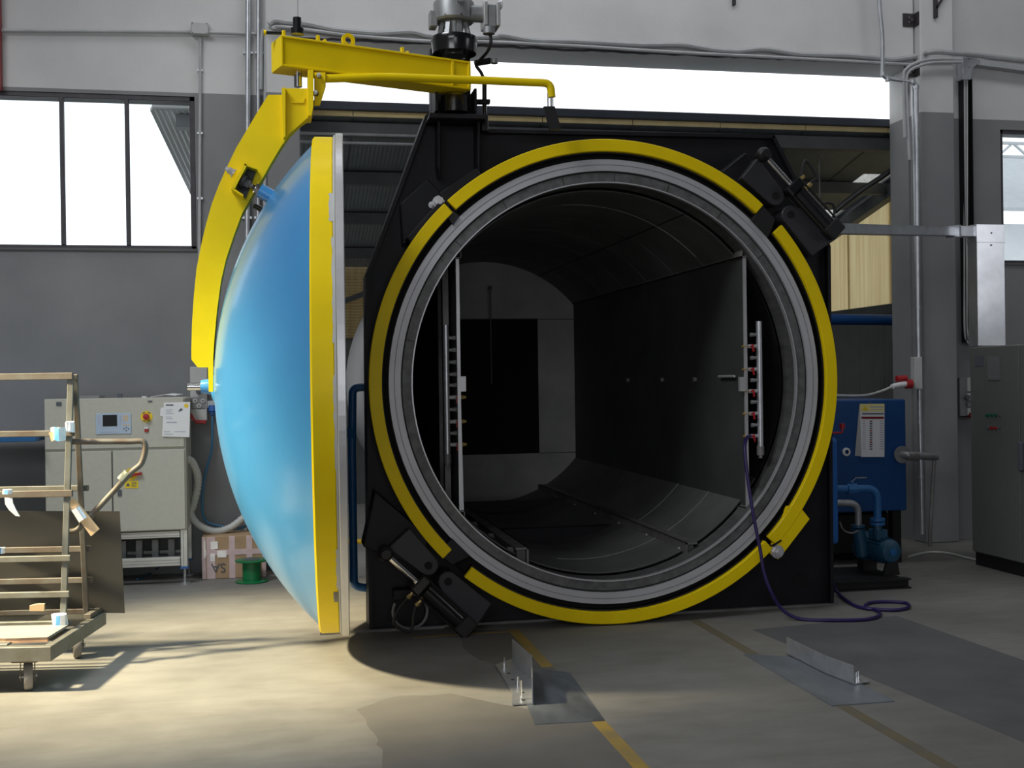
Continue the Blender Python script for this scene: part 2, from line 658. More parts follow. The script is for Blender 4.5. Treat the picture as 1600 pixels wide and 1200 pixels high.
b.box(w2['x0'], w2['x1'], WY, WY + TH, 0, w2['z0'])
b.box(w2['x0'], w2['x1'], WY, WY + TH, w2['z1'], HZ)
b.box(w2['x1'], 9.5, WY, WY + TH, 0, HZ)
struct(b.build('wall_back', 'wall'))
cl0, cl1 = P(418, 300, Y=LY).x, ox0
struct(MB().box(cl0, cl1, LY, WY - 0.001, 0, HZ - 0.001).build('trim_1', 'wall', bevel=0.01))
cr0, cr1 = P(1441, 300, Y=10.28).x, P(1493, 300, Y=10.28).x
struct(MB().box(cr0, cr1, 10.28, WY - 0.001, 0, HZ - 0.001).build('trim_2', 'wall', bevel=0.012))
struct(MB().box(-8.3, -8, -6, 10.85, 0, HZ).build('wall_left', 'hall_paint'))
struct(MB().box(9.5, 9.8, -6, 10.85, 0, HZ).build('wall_right', 'hall_paint'))
struct(MB().box(-8.3, 9.8, -6.3, -6, 0, HZ).build('wall_front', 'hall_paint'))
struct(MB().box(-8.3, 9.8, -6.3, 10.85, HZ, HZ + 0.2).build('ceiling', 'ceiling_paint'))
# ragged mortar edge of the lintel
b = MB()
pts = []
x = ox0
while x < ox1:
    pts.append(V(x, LY - 0.004 - random.random() * 0.012, oz1 + 0.002 + random.random() * 0.012))
    x += 0.05 + random.random() * 0.08
b.tube(pts, 0.012, 6)
struct(b.build('trim_3', 'dark_frame'))


def make_window(name, W, mull, panes=True):
    f = struct(bpy.data.objects.new(name, None))
    COL.objects.link(f)
    f.location = ((W['x0'] + W['x1']) / 2, WY, W['z0'])
    t = 0.035
    y0, y1 = WY + 0.01, WY + 0.06
    b = MB()
    b.box(W['x0'], W['x1'], y0, y1, W['z0'], W['z0'] + t)
    b.box(W['x0'], W['x1'], y0, y1, W['z1'] - t * 1.2, W['z1'])
    b.box(W['x0'], W['x0'] + t, y0, y1, W['z0'], W['z1'])
    b.box(W['x1'] - t * 1.3, W['x1'], y0, y1, W['z0'], W['z1'])
    b.build('window_frame', 'dark_frame', f, bevel=0.004)
    xs = [W['x0'] + t] + mull + [W['x1'] - t * 1.3]
    for m in mull:
        MB().box(m - 0.017, m + 0.017, y0 - 0.01, y1, W['z0'] + t, W['z1'] - t).build('mullion', 'dark_frame', f, bevel=0.003)
    for k in range(len(xs) - 1):
        MB().box(xs[k] + 0.012, xs[k + 1] - 0.012, y0 + 0.022, y0 + 0.027, W['z0'] + t, W['z1'] - t).build('pane', 'glass', f)
    MB().box(W['x0'] - 0.02, W['x1'] + 0.01, WY - 0.02, WY + 0.012, W['z0'] - 0.015, W['z0'] + 0.006).build('window_sill', 'concrete_wall', f)
    return f


make_window('window_1', win, [P(97, 270, Y=WY).x - 0.55, P(97, 270, Y=WY).x, P(199, 270, Y=WY).x])
make_window('window_2', w2, [w2['x0'] + 0.75])

# painted lines and worn patches on the floor: parts of the floor
xl1 = P(965, 1160, Z=0).x
xl2 = P(1400, 1151, Z=0).x
for xl, segs in ((xl1, ((P(800, 984, Z=0).y, P(862, 1042, Z=0).y), (P(928, 1128, Z=0).y, 1.0))),
                 (xl2, ((P(1090, 968, Z=0).y, P(1182, 1022, Z=0).y), (P(1310, 1098, Z=0).y, 1.0)))):
    for ya, yb in segs:
        MB().box(xl - 0.035, xl + 0.035, yb, ya, 0.0, 0.0012).build('painted_line', 'line_yellow' if xl == xl1 else 'line_faded', FLOOR)
MB().box(P(640, 985, Z=0).x, P(808, 985, Z=0).x, 7.42, 7.46, 0, 0.0014).build('painted_line', 'line_yellow', FLOOR)


def patch(pxs, m, z=0.0008, rag=0.0):
    q = PP(pxs, Z=0)
    out = []
    for k in range(len(q)):
        a, c = q[k], q[(k + 1) % len(q)]
        n = max(1, int((c - a).length / 0.07)) if rag else 1
        for j in range(n):
            p = a.lerp(c, j / n)
            out.append(p + V(random.uniform(-rag, rag), random.uniform(-rag, rag), 0))
    MB().prism(out, V(0, 0, z), 0).build('floor_patch', m, FLOOR)


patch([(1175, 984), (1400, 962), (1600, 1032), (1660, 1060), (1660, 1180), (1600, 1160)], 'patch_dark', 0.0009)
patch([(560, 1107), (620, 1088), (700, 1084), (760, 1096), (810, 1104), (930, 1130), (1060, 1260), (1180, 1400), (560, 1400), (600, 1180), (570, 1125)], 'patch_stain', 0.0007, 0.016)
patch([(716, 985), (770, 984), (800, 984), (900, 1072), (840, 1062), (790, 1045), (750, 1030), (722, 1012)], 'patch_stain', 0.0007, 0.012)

# ---------------------------------------------------------------- lean-to canopy behind the opening
RX0, RX1, RY0, RY1, RZ0, SL = -0.25, 7.1, 11.0, 15.75, 4.17, -0.2
rz = lambda y: RZ0 + SL * (y - RY0)
can = thing('canopy_roof', 'dark metal lean-to roof outside the wall opening, with a yellow foam edge', 'roof', (2.9, 13.4, 0))
npan = 8
pw = (RX1 - RX0) / npan


def roof_sheet(a, c, y0, y1, m='roof_dark', name='roof_sheet', d=0.002, nr=22, z=0.0):
    A, B = [], []
    for j in range(nr * 2 + 1):
        x = a + (c - a) * j / (nr * 2)
        o = d if j % 2 else 0.0
        A.append(V(x, y0, rz(y0) + o + z))
        B.append(V(x, y1, rz(y1) + o + z))
    return MB().strip(A, B, V(0, 0, 0.06 if m == 'roof_dark' else 0.006)).build(name, m, can)


for k in range(npan):
    a, c = RX0 + k * pw, RX0 + (k + 1) * pw + 0.003
    if k < npan - 1:
        roof_sheet(a, c, RY0, RY1)
    else:                                   # the last sheet has two clear rooflights let in
        roof_sheet(a, 6.5, RY0, RY1)
        roof_sheet(6.88, c, RY0, RY1)
        for y0, y1 in ((RY0, 12.1), (12.66, 13.27), (13.67, RY1)):
            roof_sheet(6.498, 6.882, y0, y1)
        for y0, y1 in ((12.1, 12.66), (13.27, 13.67)):
            roof_sheet(6.498, 6.882, y0, y1, 'rooflight', 'rooflight', 0.02, 7, 0.02)
    if k:
        MB().obox(V(a, (RY0 + RY1) / 2, rz((RY0 + RY1) / 2) - 0.003), V(0.008, 0, 0), V(0, (RY1 - RY0) / 2, SL * (RY1 - RY0) / 2), V(0, 0, 0.003)).build('sheet_joint', 'purlin', can)
    MB().box(a + 0.004, c - 0.007, RY0 - 0.012, RY0 + 0.0, RZ0 + 0.004, RZ0 + 0.052).build('foam_edge', 'roof_foam', can)
MB().box(RX0, RX1, RY0 - 0.06, RY0 + 0.05, RZ0 + 0.055, RZ0 + 0.135).build('flashing', 'flashing', can, bevel=0.006)
for yy in (11.12, 12.35, 13.6, 14.9):
    MB().box(RX0, RX1, yy - 0.05, yy + 0.05, rz(yy) - 0.14, rz(yy) - 0.012).build('purlin', 'purlin', can)
for dz, yy in ((0.16, 11.02), (0.245, 11.0)):
    MB().cyl(V(-0.05, yy, RZ0 - dz), V(4.2, yy, RZ0 - dz), 0.014, n=8).build('conduit', 'zinc', can)
EV = thing('hazed_eave', 'haze-paled corrugated eave seen through the right pane of the left window', 'roof', (-0.8, 12.8, 0))  # end of the lean-to roof, overexposed haze put into its pale colour
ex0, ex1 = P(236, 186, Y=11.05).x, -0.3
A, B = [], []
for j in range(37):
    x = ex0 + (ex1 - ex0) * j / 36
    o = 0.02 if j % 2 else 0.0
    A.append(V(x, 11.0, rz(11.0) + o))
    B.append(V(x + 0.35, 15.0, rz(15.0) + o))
MB().strip(A, B, V(0, 0, 0.03)).build('eave_sheet', 'eave_hazed', EV)
MB().box(ex0 + 0.02, ex1, 10.94, 11.02, rz(11) + 0.02, rz(11) + 0.13).build('eave_fascia', 'eave_hazed', EV)
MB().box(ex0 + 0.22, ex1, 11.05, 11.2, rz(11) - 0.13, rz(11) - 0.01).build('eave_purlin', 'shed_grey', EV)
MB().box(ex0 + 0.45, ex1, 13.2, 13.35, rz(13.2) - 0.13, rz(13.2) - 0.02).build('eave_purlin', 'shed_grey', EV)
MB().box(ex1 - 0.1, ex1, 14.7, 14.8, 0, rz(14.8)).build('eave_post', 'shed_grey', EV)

SW = thing('side_cladding', 'cream translucent fibreglass side wall of the lean-to, right of the opening', 'wall cladding', (7.0, 13.2, 0))
swx = 7.0
zt = lambda y: rz(y) - 0.09
zb = P(1420, 471, X=7.0).z
for ya, yb, off in ((10.9, 12.45, 0.03), (12.4, 13.47, 0.0), (13.42, 14.0, 0.03), (13.95, 14.95, 0.0), (14.9, 15.78, 0.03)):
    A, B = [], []
    n = 10
    for j in range(n + 1):
        y = ya + (yb - ya) * j / n
        o = off + (0.002 if j % 2 else 0)
        A.append(V(swx + o, y, zb))
        B.append(V(swx + o, y, zt(y)))
    MB().strip(A, B, V(0.006, 0, 0)).build('cladding_sheet', 'fibreglass', SW)
# beam along the rake with conduits
MB().bar(V(swx - 0.05, 10.9, zt(10.9) - 0.03), V(swx - 0.05, 15.7, zt(15.7) - 0.03), 0.10, 0.15).build('rake_beam', 'purlin', SW)
MB().bar(V(swx - 0.02, 10.9, zb - 0.06), V(swx - 0.02, 15.7, zb - 0.06), 0.08, 0.11).build('sill_beam', 'purlin', SW)
for y0, y1 in ((10.9, 12.6), (12.6, 13.2), (13.2, 14.0), (14.0, 15.7)):
    MB().box(swx, swx + 0.12, y0, y1 - 0.012, 0, zb - 0.11).build('concrete_panel', 'concrete_wall', SW, bevel=0.008)
BW = thing('end_cladding', 'brown translucent corrugated end wall seen past the open door', 'wall cladding', (2.9, 15.8, 0))
for k in range(7):
    a = RX0 + 0.02 + k * (RX1 - RX0) / 7
    c = a + (RX1 - RX0) / 7 + 0.004
    zz = [2.25 + i * 0.02 for i in range(57)]
    A = [V(a, 15.8 + (0.012 if i % 2 else 0), z) for i, z in enumerate(zz)]
    B = [V(c, 15.8 + (0.012 if i % 2 else 0), z) for i, z in enumerate(zz)]
    MB().strip(A, B, V(0, 0.006, 0)).build('cladding_sheet', 'fibreglass_brown', BW)
MB().bar(V(-0.4, 15.75, 2.3), V(1.7, 15.75, 3.1), 0.07, 0.07).build('brace', 'purlin', BW)
MB().box(RX0, RX1, 15.82, 15.9, 0, 2.27).build('wall_panel', 'concrete_wall', BW)
for x in (-1.1, 0.0, 2.6, 5.4):
    MB().box(x - 0.05, x + 0.05, 15.68, 15.78, 0, rz(15.75) - 0.14).build('post', 'purlin', BW)

# the yard beyond the right-hand window
NB = thing('neighbour_shed', 'pale neighbouring shed seen through the window at the right edge', 'building', (10.5, 17, 0))
MB().box(8.3, 16.0, 17.0, 17.2, 0, P(1590, 350, Y=17).z).build('wall', 'shed_white', NB)
MB().prism([V(8.2, 16.4, P(1590, 330, Y=16.4).z), V(16, 16.4, P(1590, 330, Y=16.4).z), V(16, 18.4, P(1590, 252, Y=18.4).z), V(8.2, 18.4, P(1590, 252, Y=18.4).z)], V(0, 0, 0.06)).build('roof', 'shed_grey', NB)
zt0, zt1 = P(1590, 245, Y=16.3).z, P(1590, 224, Y=16.3).z
for z in (zt0, zt1):
    MB().box(8.2, 16, 16.28, 16.33, z - 0.02, z + 0.02).build('chord', 'shed_grey', NB)
for k in range(12):
    xx = 8.3 + k * 0.55
    MB().bar(V(xx, 16.3, zt0), V(xx + 0.27, 16.3, zt1), 0.03, 0.03).build('lattice_bar', 'shed_grey', NB)
    MB().bar(V(xx + 0.27, 16.3, zt1), V(xx + 0.54, 16.3, zt0), 0.03, 0.03).build('lattice_bar', 'shed_grey', NB)
for x in (8.5, 12, 15.6):
    MB().box(x, x + 0.15, 16.3, 16.45, 0, zt1).build('post', 'shed_grey', NB)


# ================================================================ THE AUTOCLAVE
CX, CZ = 2.155, 1.635
FY = 7.72
AUT = thing('autoclave', 'huge open autoclave with black steel front and yellow locking ring', 'autoclave', (CX, FY, 0))


def arc_pts(r, y, a0, a1, n):
    return [V(CX + r * math.cos(a0 + (a1 - a0) * k / n), y, CZ + r * math.sin(a0 + (a1 - a0) * k / n)) for k in range(n + 1)]


def ring(b, r0, r1, y0, y1, a0=0.0, a1=360.0, n=96, m=0):
    """a ring (or a piece of one) about the vessel axis between two radii and two depths"""
    a0, a1 = R(a0), R(a1)
    full = abs(a1 - a0 - 2 * math.pi) < 1e-6
    i = len(b.v)
    cols = n if full else n + 1
    for k in range(cols):
        t = a0 + (a1 - a0) * k / n
        c, s = math.cos(t), math.sin(t)
        for r, y in ((r0, y0), (r1, y0), (r1, y1), (r0, y1)):
            b.v.append(V(CX + r * c, y, CZ + r * s))
    for k in range(n):
        l = (k + 1) % cols
        for j in range(4):
            j2 = (j + 1) % 4
            b.face([i + k * 4 + j, i + k * 4 + j2, i + l * 4 + j2, i + l * 4 + j], m, j in (1, 3))
    if not full:
        b.face([i, i + 3, i + 2, i + 1], m)
        b.face([i + n * 4 + j for j in range(4)], m)
    return b


# front plate with its round hole: outline and circle joined quad by quad
HR = 1.60
out_px = [(576, 984), (571, 432), (664, 181), (744, 184), (757, 204), (1206, 213), (1293, 386), (1298, 946)]
outline = PP(out_px, Y=FY)
for p in (0, -1):
    outline[p].z = 0.02
N = 120


def ray_out(t):
    d = V(math.cos(t), 0, math.sin(t))
    o = V(CX, FY, CZ)
    best = None
    for k in range(len(outline)):
        a, c = outline[k], outline[(k + 1) % len(outline)]
        e = c - a
        den = d.x * e.z - d.z * e.x
        if abs(den) < 1e-9:
            continue
        s = ((a.x - o.x) * e.z - (a.z - o.z) * e.x) / den
        u = ((a.x - o.x) * d.z - (a.z - o.z) * d.x) / den
        if s > 0 and -1e-6 <= u <= 1 + 1e-6 and (best is None or s < best):
            best = s
    return o + d * best


angs = sorted([2 * math.pi * k / N for k in range(N)] + [math.atan2(p.z - CZ, p.x - CX) % (2 * math.pi) for p in outline])
A = [ray_out(t) for t in angs]
B = [V(CX + min(HR, (A[k] - V(CX, FY, CZ)).length - 0.004) * math.cos(t), FY, CZ + min(HR, (A[k] - V(CX, FY, CZ)).length - 0.004) * math.sin(t)) for k, t in enumerate(angs)]
A.append(A[0].copy())
B.append(B[0].copy())
MB().strip(A, B, V(0, 0.05, 0)).build('front_plate', 'black_steel', AUT)
# rim flange that stiffens the front plate's edge
b = MB()
for k in range(len(outline)):
    a, c = outline[k], outline[(k + 1) % len(outline)]
    if k == len(outline) - 1:
        continue
    inw = (V(CX, FY, CZ) - (a + c) / 2).normalized() * 0.012
    b.bar(a + V(0, 0.09, 0) + inw, c + V(0, 0.09, 0) + inw, 0.024, 0.28, ref=V(0, 1, 0))
b.build('edge_flange', 'black_steel', AUT)
lx, rx = outline[0].x, outline[-1].x
MB().box(P(500, 990, Y=7.66).x, lx + 0.5, FY - 0.07, FY + 0.25, 0, 0.018).box(lx + 0.3, rx + 0.04, FY - 0.03, FY + 0.25, 0, 0.016).build('base_plate', 'steel_dirty', AUT)

# stepped mouth of the vessel: grey sealing flange, gap, stained inner lip
ring(MB(), 1.49, 1.60, 7.545, 7.70).build('ring_groove', 'void', AUT)
ring(MB(), 1.418, 1.495, 7.475, 7.66, n=128).build('sealing_flange', 'flange_grey', AUT)
ring(MB(), 1.457, 1.461, 7.4725, 7.48, n=128).build('gasket', 'pvc_dark', AUT)
ring(MB(), 1.405, 1.418, 7.50, 7.66, n=128).build('seal_groove', 'rubber', AUT)
ring(MB(), 1.345, 1.406, 7.49, 7.72, n=128).build('mouth_lip', 'steel_stained', AUT)
for t in (38, 55, 72, 88, 103, 121, 138, 168):
    ring(MB(), 1.349, 1.404, 7.4885, 7.495, t, t + 0.16, 1).build('weld_mark', 'void', AUT)
ring(MB(), 1.339, 1.347, 7.484, 7.52, n=128).build('lip_edge', 'machined', AUT)
# outer shell and far end
BK = 12.55
ring(MB(), 1.40, 1.50, 7.70, BK + 0.2, n=72).build('outer_shell', 'black_steel', AUT)
b = MB()
prof = [(1.5 * math.cos(R(90) * k / 10), BK + 0.2 + 0.5 * math.sin(R(90) * k / 10)) for k in range(11)]
b.lathe([(r, h - BK) for r, h in prof], V(CX, BK, CZ), V(0, 1, 0), n=48)
b.build('rear_dome', 'black_steel', AUT)
for yy in (9.4, 11.6):
    MB().box(CX - 0.9, CX + 0.9, yy - 0.05, yy + 0.05, 0, 0.42).build('saddle', 'black_steel', AUT)
# lining sheets
bands = [7.73, 8.35, 9.05, 9.75, 10.45, 11.2, 11.9, 12.5]
cuts = [40, 62, 118, 140]
for k in range(len(bands) - 1):
    for j in range(len(cuts) - 1):
        n = 6 if j != 1 else 12
        ring(MB(), 1.325, 1.33, bands[k] + 0.007, bands[k + 1] - 0.007, cuts[j] + 0.25, cuts[j + 1] - 0.25, n).build('lining_sheet', 'liner', AUT)
    ring(MB(), 1.325, 1.33, bands[k] + 0.002, bands[k + 1] - 0.002, 212, 328, 28).build('lining_sheet', 'liner', AUT)
    if k in (1, 2):
        ring(MB(), 1.3215, 1.326, bands[k] - 0.0025, bands[k] + 0.0025, 262 if k == 1 else 300, 326, 20).build('weld_seam', 'seam', AUT)
    if k in (1,):
        ring(MB(), 1.3215, 1.326, bands[k] - 0.003, bands[k] + 0.003, 45, 95, 20).build('weld_seam', 'seam', AUT)
ring(MB(), 1.332, 1.338, 7.73, 12.5, 0, 360, 64).build('inner_shell', 'void', AUT)
# bulkhead at the far end with the square return duct
by = 12.48
MB().lathe([(0.0, 0), (1.326, 0), (1.326, 0.03), (0.0, 0.03)], V(CX, by, CZ), V(0, 1, 0), n=64, sm=False).build('bulkhead', 'bulkhead', AUT)
bx1 = P(841, 600, Y=by).x
bz0, bz1 = P(800, 709, Y=by).z, P(800, 499, Y=by).z
MB().box(2 * CX - bx1, bx1, by - 0.012, by - 0.002, bz0, bz1).build('return_duct', 'void', AUT)
for x0, x1, z0, z1 in ((bx1, 3.25, bz1 - 0.006, bz1 + 0.006), (2 * CX - bx1, bx1, bz1, bz1 + 0.012), (bx1, 3.25, bz0 - 0.006, bz0 + 0.006)):
    MB().box(x0, x1, by - 0.008, by, z0, z1).build('bulkhead_joint', 'liner', AUT)
pr = P(766, 450, Y=by - 0.2)
MB().cyl(V(pr.x, by - 0.2, P(766, 600, Y=by).z), V(pr.x, by - 0.2, pr.z), 0.008, n=8).ball(V(pr.x, by - 0.2, pr.z), 0.025, 6).build('thermocouple_rod', 'liner', AUT)
# side guide screens (the left one is seen edge on)
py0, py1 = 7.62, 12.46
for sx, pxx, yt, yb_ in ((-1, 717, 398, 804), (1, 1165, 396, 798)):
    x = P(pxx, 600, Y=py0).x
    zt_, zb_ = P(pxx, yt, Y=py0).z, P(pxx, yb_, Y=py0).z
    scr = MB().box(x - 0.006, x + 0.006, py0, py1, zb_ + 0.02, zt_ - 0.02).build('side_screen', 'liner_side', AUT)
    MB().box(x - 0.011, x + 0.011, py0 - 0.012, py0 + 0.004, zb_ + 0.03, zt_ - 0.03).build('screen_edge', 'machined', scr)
    for z in (zt_, zb_):
        t = 0.026
        b = MB()
        b.box(x - t, x + t, py0 - 0.02, py1, z - t, z - t + 0.007)
        b.box(x - t, x + t, py0 - 0.02, py1, z + t - 0.007, z + t)
        b.box(x - t, x - t + 0.007, py0 - 0.02, py1, z - t, z + t)
        b.box(x + t - 0.007, x + t, py0 - 0.02, py1, z - t, z + t)
        b.build('screen_rail', 'steel_dirty', scr)
    zc = P(pxx, 600, Y=py0).z
    MB().box(x - 0.05 if sx > 0 else x + 0.006, x - 0.006 if sx > 0 else x + 0.045, py0 - 0.02, py0 + 0.01, zc - 0.05, zc + 0.05).build('latch_plate', 'machined', scr)
    if sx > 0:
        q = P(1140, 588, X=x - 0.02)
        MB().cyl(V(x - 0.03, 7.75, q.z), V(x - 0.03, 8.05, q.z), 0.010, n=8).build('latch_bolt', 'machined', scr)
        for yy in (8.6, 9.4, 10.4):
            MB().cyl(V(x - 0.03, yy, 1.64), V(x, yy, 1.64), 0.02, n=10).build('stud', 'steel_dirty', scr)
# slats behind the left screen
for pxx, y0 in ((698, 7.9), (690, 8.4), (682, 9.0)):
    x = P(pxx, 600, Y=y0).x
    MB().box(x - 0.02, x + 0.02, y0, y0 + 0.03, 0.75, 2.5).build('guide_post', 'steel_dirty', AUT)
MB().bar(P(713, 420, Y=7.66), P(723, 800, Y=7.66), 0.012, 0.03, ref=V(0, 1, 0)).build('tie_strap', 'zinc', AUT)
# floor rails
for x0, x1, op, ytop, ybot in ((P(1072, 862, Y=7.66).x, P(1090, 862, Y=7.66).x, 1, 848, 875), (P(806, 862, Y=7.66).x, P(826, 862, Y=7.66).x, -1, 856, 882)):
    pxm = 1080 if op > 0 else 815
    z1, z0 = P(pxm, ytop, Y=7.66).z, P(pxm, ybot, Y=7.66).z
    b = MB()
    b.box(x0, x1, 7.66, 12.45, z1 - 0.012, z1)
    if op > 0:
        b.box(x0, x0 + 0.012, 7.66, 12.45, z0, z1)
    else:
        b.box(x1 - 0.012, x1, 7.66, 12.45, z0, z1)
    r = b.build('floor_rail', 'steel_dirty', AUT)
    MB().box(x0 + 0.015, x1 - 0.015, 7.70, 12.4, z0 - 0.04, z1 - 0.014).build('rail_core', 'liner', r)
    for k in range(6):
        yy = 7.8 + k * 0.75
        if op > 0:
            MB().cyl(V(x0 - 0.008, yy, (z0 + z1) / 2), V(x0 + 0.004, yy, (z0 + z1) / 2), 0.013, n=8).build('rail_bolt', 'machined', r)
        else:
            MB().box(x0 - 0.03, x0 + 0.012, yy, yy + 0.05, z0 - 0.02, z1 - 0.014).build('rail_foot', 'steel_dirty', r)


# vacuum manifolds
def manifold(pxx, ytop, ybot, Y, side, valves, nipples):
    x = P(pxx, (ytop + ybot) / 2, Y=Y).x
    z1, z0 = P(pxx, ytop, Y=Y).z, P(pxx, ybot, Y=Y).z
    mf = MB().cyl(V(x, Y, z0), V(x, Y, z1), 0.021, n=16).build('vacuum_manifold', 'zinc', AUT)
    MB().cyl(V(x, Y, z0 - 0.05), V(x, Y, z0 + 0.012), 0.026, n=12).cyl(V(x, Y, z0 - 0.07), V(x, Y, z0 - 0.05), 0.014, n=8).build('pipe_cap', 'steel_dirty', mf)
    for yv in nipples:
        z = P(pxx, yv, Y=Y).z
        MB().cyl(V(x, Y, z), V(x + side * 0.055, Y, z), 0.011, n=8).cyl(V(x + side * 0.045, Y, z), V(x + side * 0.068, Y, z), 0.015, n=6).build('nipple', 'cast_grey', mf)
    for yv in valves:
        z = P(pxx, yv, Y=Y).z
        q = MB()
        q.cyl(V(x, Y, z), V(x + side * 0.055, Y, z), 0.013, n=8)
        q.cyl(V(x + side * 0.05, Y, z), V(x + side * 0.085, Y, z), 0.015, n=6, m=0)
        q.cyl(V(x + side * 0.085, Y, z), V(x + side * 0.13, Y, z), 0.009, n=8, m=2)
        q.cyl(V(x + side * 0.10, Y, z), V(x + side * 0.118, Y, z), 0.014, n=6, m=2)
        q.cyl(V(x + side * 0.066, Y - 0.04, z), V(x + side * 0.066, Y, z), 0.008, n=8, m=1)
        q.bar(V(x + side * 0.066, Y - 0.042, z + 0.012), V(x + side * 0.060, Y - 0.042, z - 0.038), 0.010, 0.014, m=1)
        q.build('ball_valve', ['machined', 'red', 'brass'], mf)
    return V(x, Y, z1)


manifold(698, 508, 712, 7.70, 1, (621, 659, 695), (528, 547, 566, 585, 602, 640, 677))
mr = manifold(1187, 502, 700, 7.62, -1, (541, 577, 611, 646, 681), (523, 559, 594, 628, 664))

# ---- yellow locking ring in four pieces
RY_, RYB = 7.44, 7.60
for a0, a1 in ((47.7, 132.6), (133.6, 224.4), (231.0, 314.0), (315.2, 401.0)):
    ring(MB(), 1.543, 1.625, RY_, RY_ + 0.04, a0, a1, 44).build('locking_ring_segment', 'yellow', AUT, bevel=0.004)
    ring(MB(), 1.535, 1.618, RY_ + 0.04, RYB, a0, a1, 44).build('ring_carrier', 'black', AUT)
MB().prism(PP([(1232, 792), (1246, 788), (1254, 797), (1265, 811), (1229, 858), (1216, 874), (1203, 864), (1208, 856), (1212, 838)], Y=RY_ + 0.002), V(0, 0.05, 0)).build('ring_lug', 'yellow', AUT)
MB().prism(PP([(1206, 852), (1220, 843), (1222, 845), (1208, 855)], Y=RY_ - 0.003), V(0, 0.01, 0)).build('lug_slot', 'void', AUT)


def hexbolt(name, c, r, d, parent, m='machined'):
    b = MB()
    b.cyl(c, c + d * 0.03, r, n=6, sm=False)
    b.cyl(c + d * 0.03, c + d * 0.05, r * 0.6, n=12)
    b.cyl(c - d * 0.008, c, r * 1.3, n=18)
    return b.build(name, m, parent)


hexbolt('adjusting_bolt', P(1215, 862, Y=RY_), 0.036, V(0, -1, 0), AUT)
hexbolt('adjusting_bolt', P(686, 316, Y=7.52), 0.034, V(0, -1, 0), AUT)
hexbolt('adjusting_bolt', P(675, 320, Y=7.56), 0.018, V(0, -1, 0), AUT)
# upper-left joint: black strap plates and the joint block
MB().prism(PP([(635, 371), (690, 311), (706, 330), (652, 388)], Y=7.47), V(0, 0.2, 0)).build('joint_plate', 'black_steel', AUT, bevel=0.006)
MB().prism(PP([(686, 302), (745, 262), (758, 280), (700, 326)], Y=7.50), V(0, 0.2, 0)).build('joint_plate', 'black_steel', AUT, bevel=0.006)
MB().prism(PP([(692, 328), (700, 322), (718, 338), (708, 352)], Y=7.46), V(0, 0.15, 0)).build('joint_block', 'black', AUT)
MB().prism(PP([(626, 318), (668, 280), (700, 312), (630, 384)], Y=7.60), V(0, 0.11, 0)).build('joint_plate', 'black_steel', AUT, bevel=0.006)
MB().prism(PP([(1190, 845), (1200, 856), (1208, 850), (1205, 862), (1185, 850)], Y=7.47), V(0, 0.1, 0)).build('joint_block', 'black', AUT)


# ---- closing cylinders: the upper right one, and the lower left one mirrored across the ring
def off(px, py, Y=7.5):
    p = P(px, py, Y=Y)
    return p.x - CX, p.z - CZ


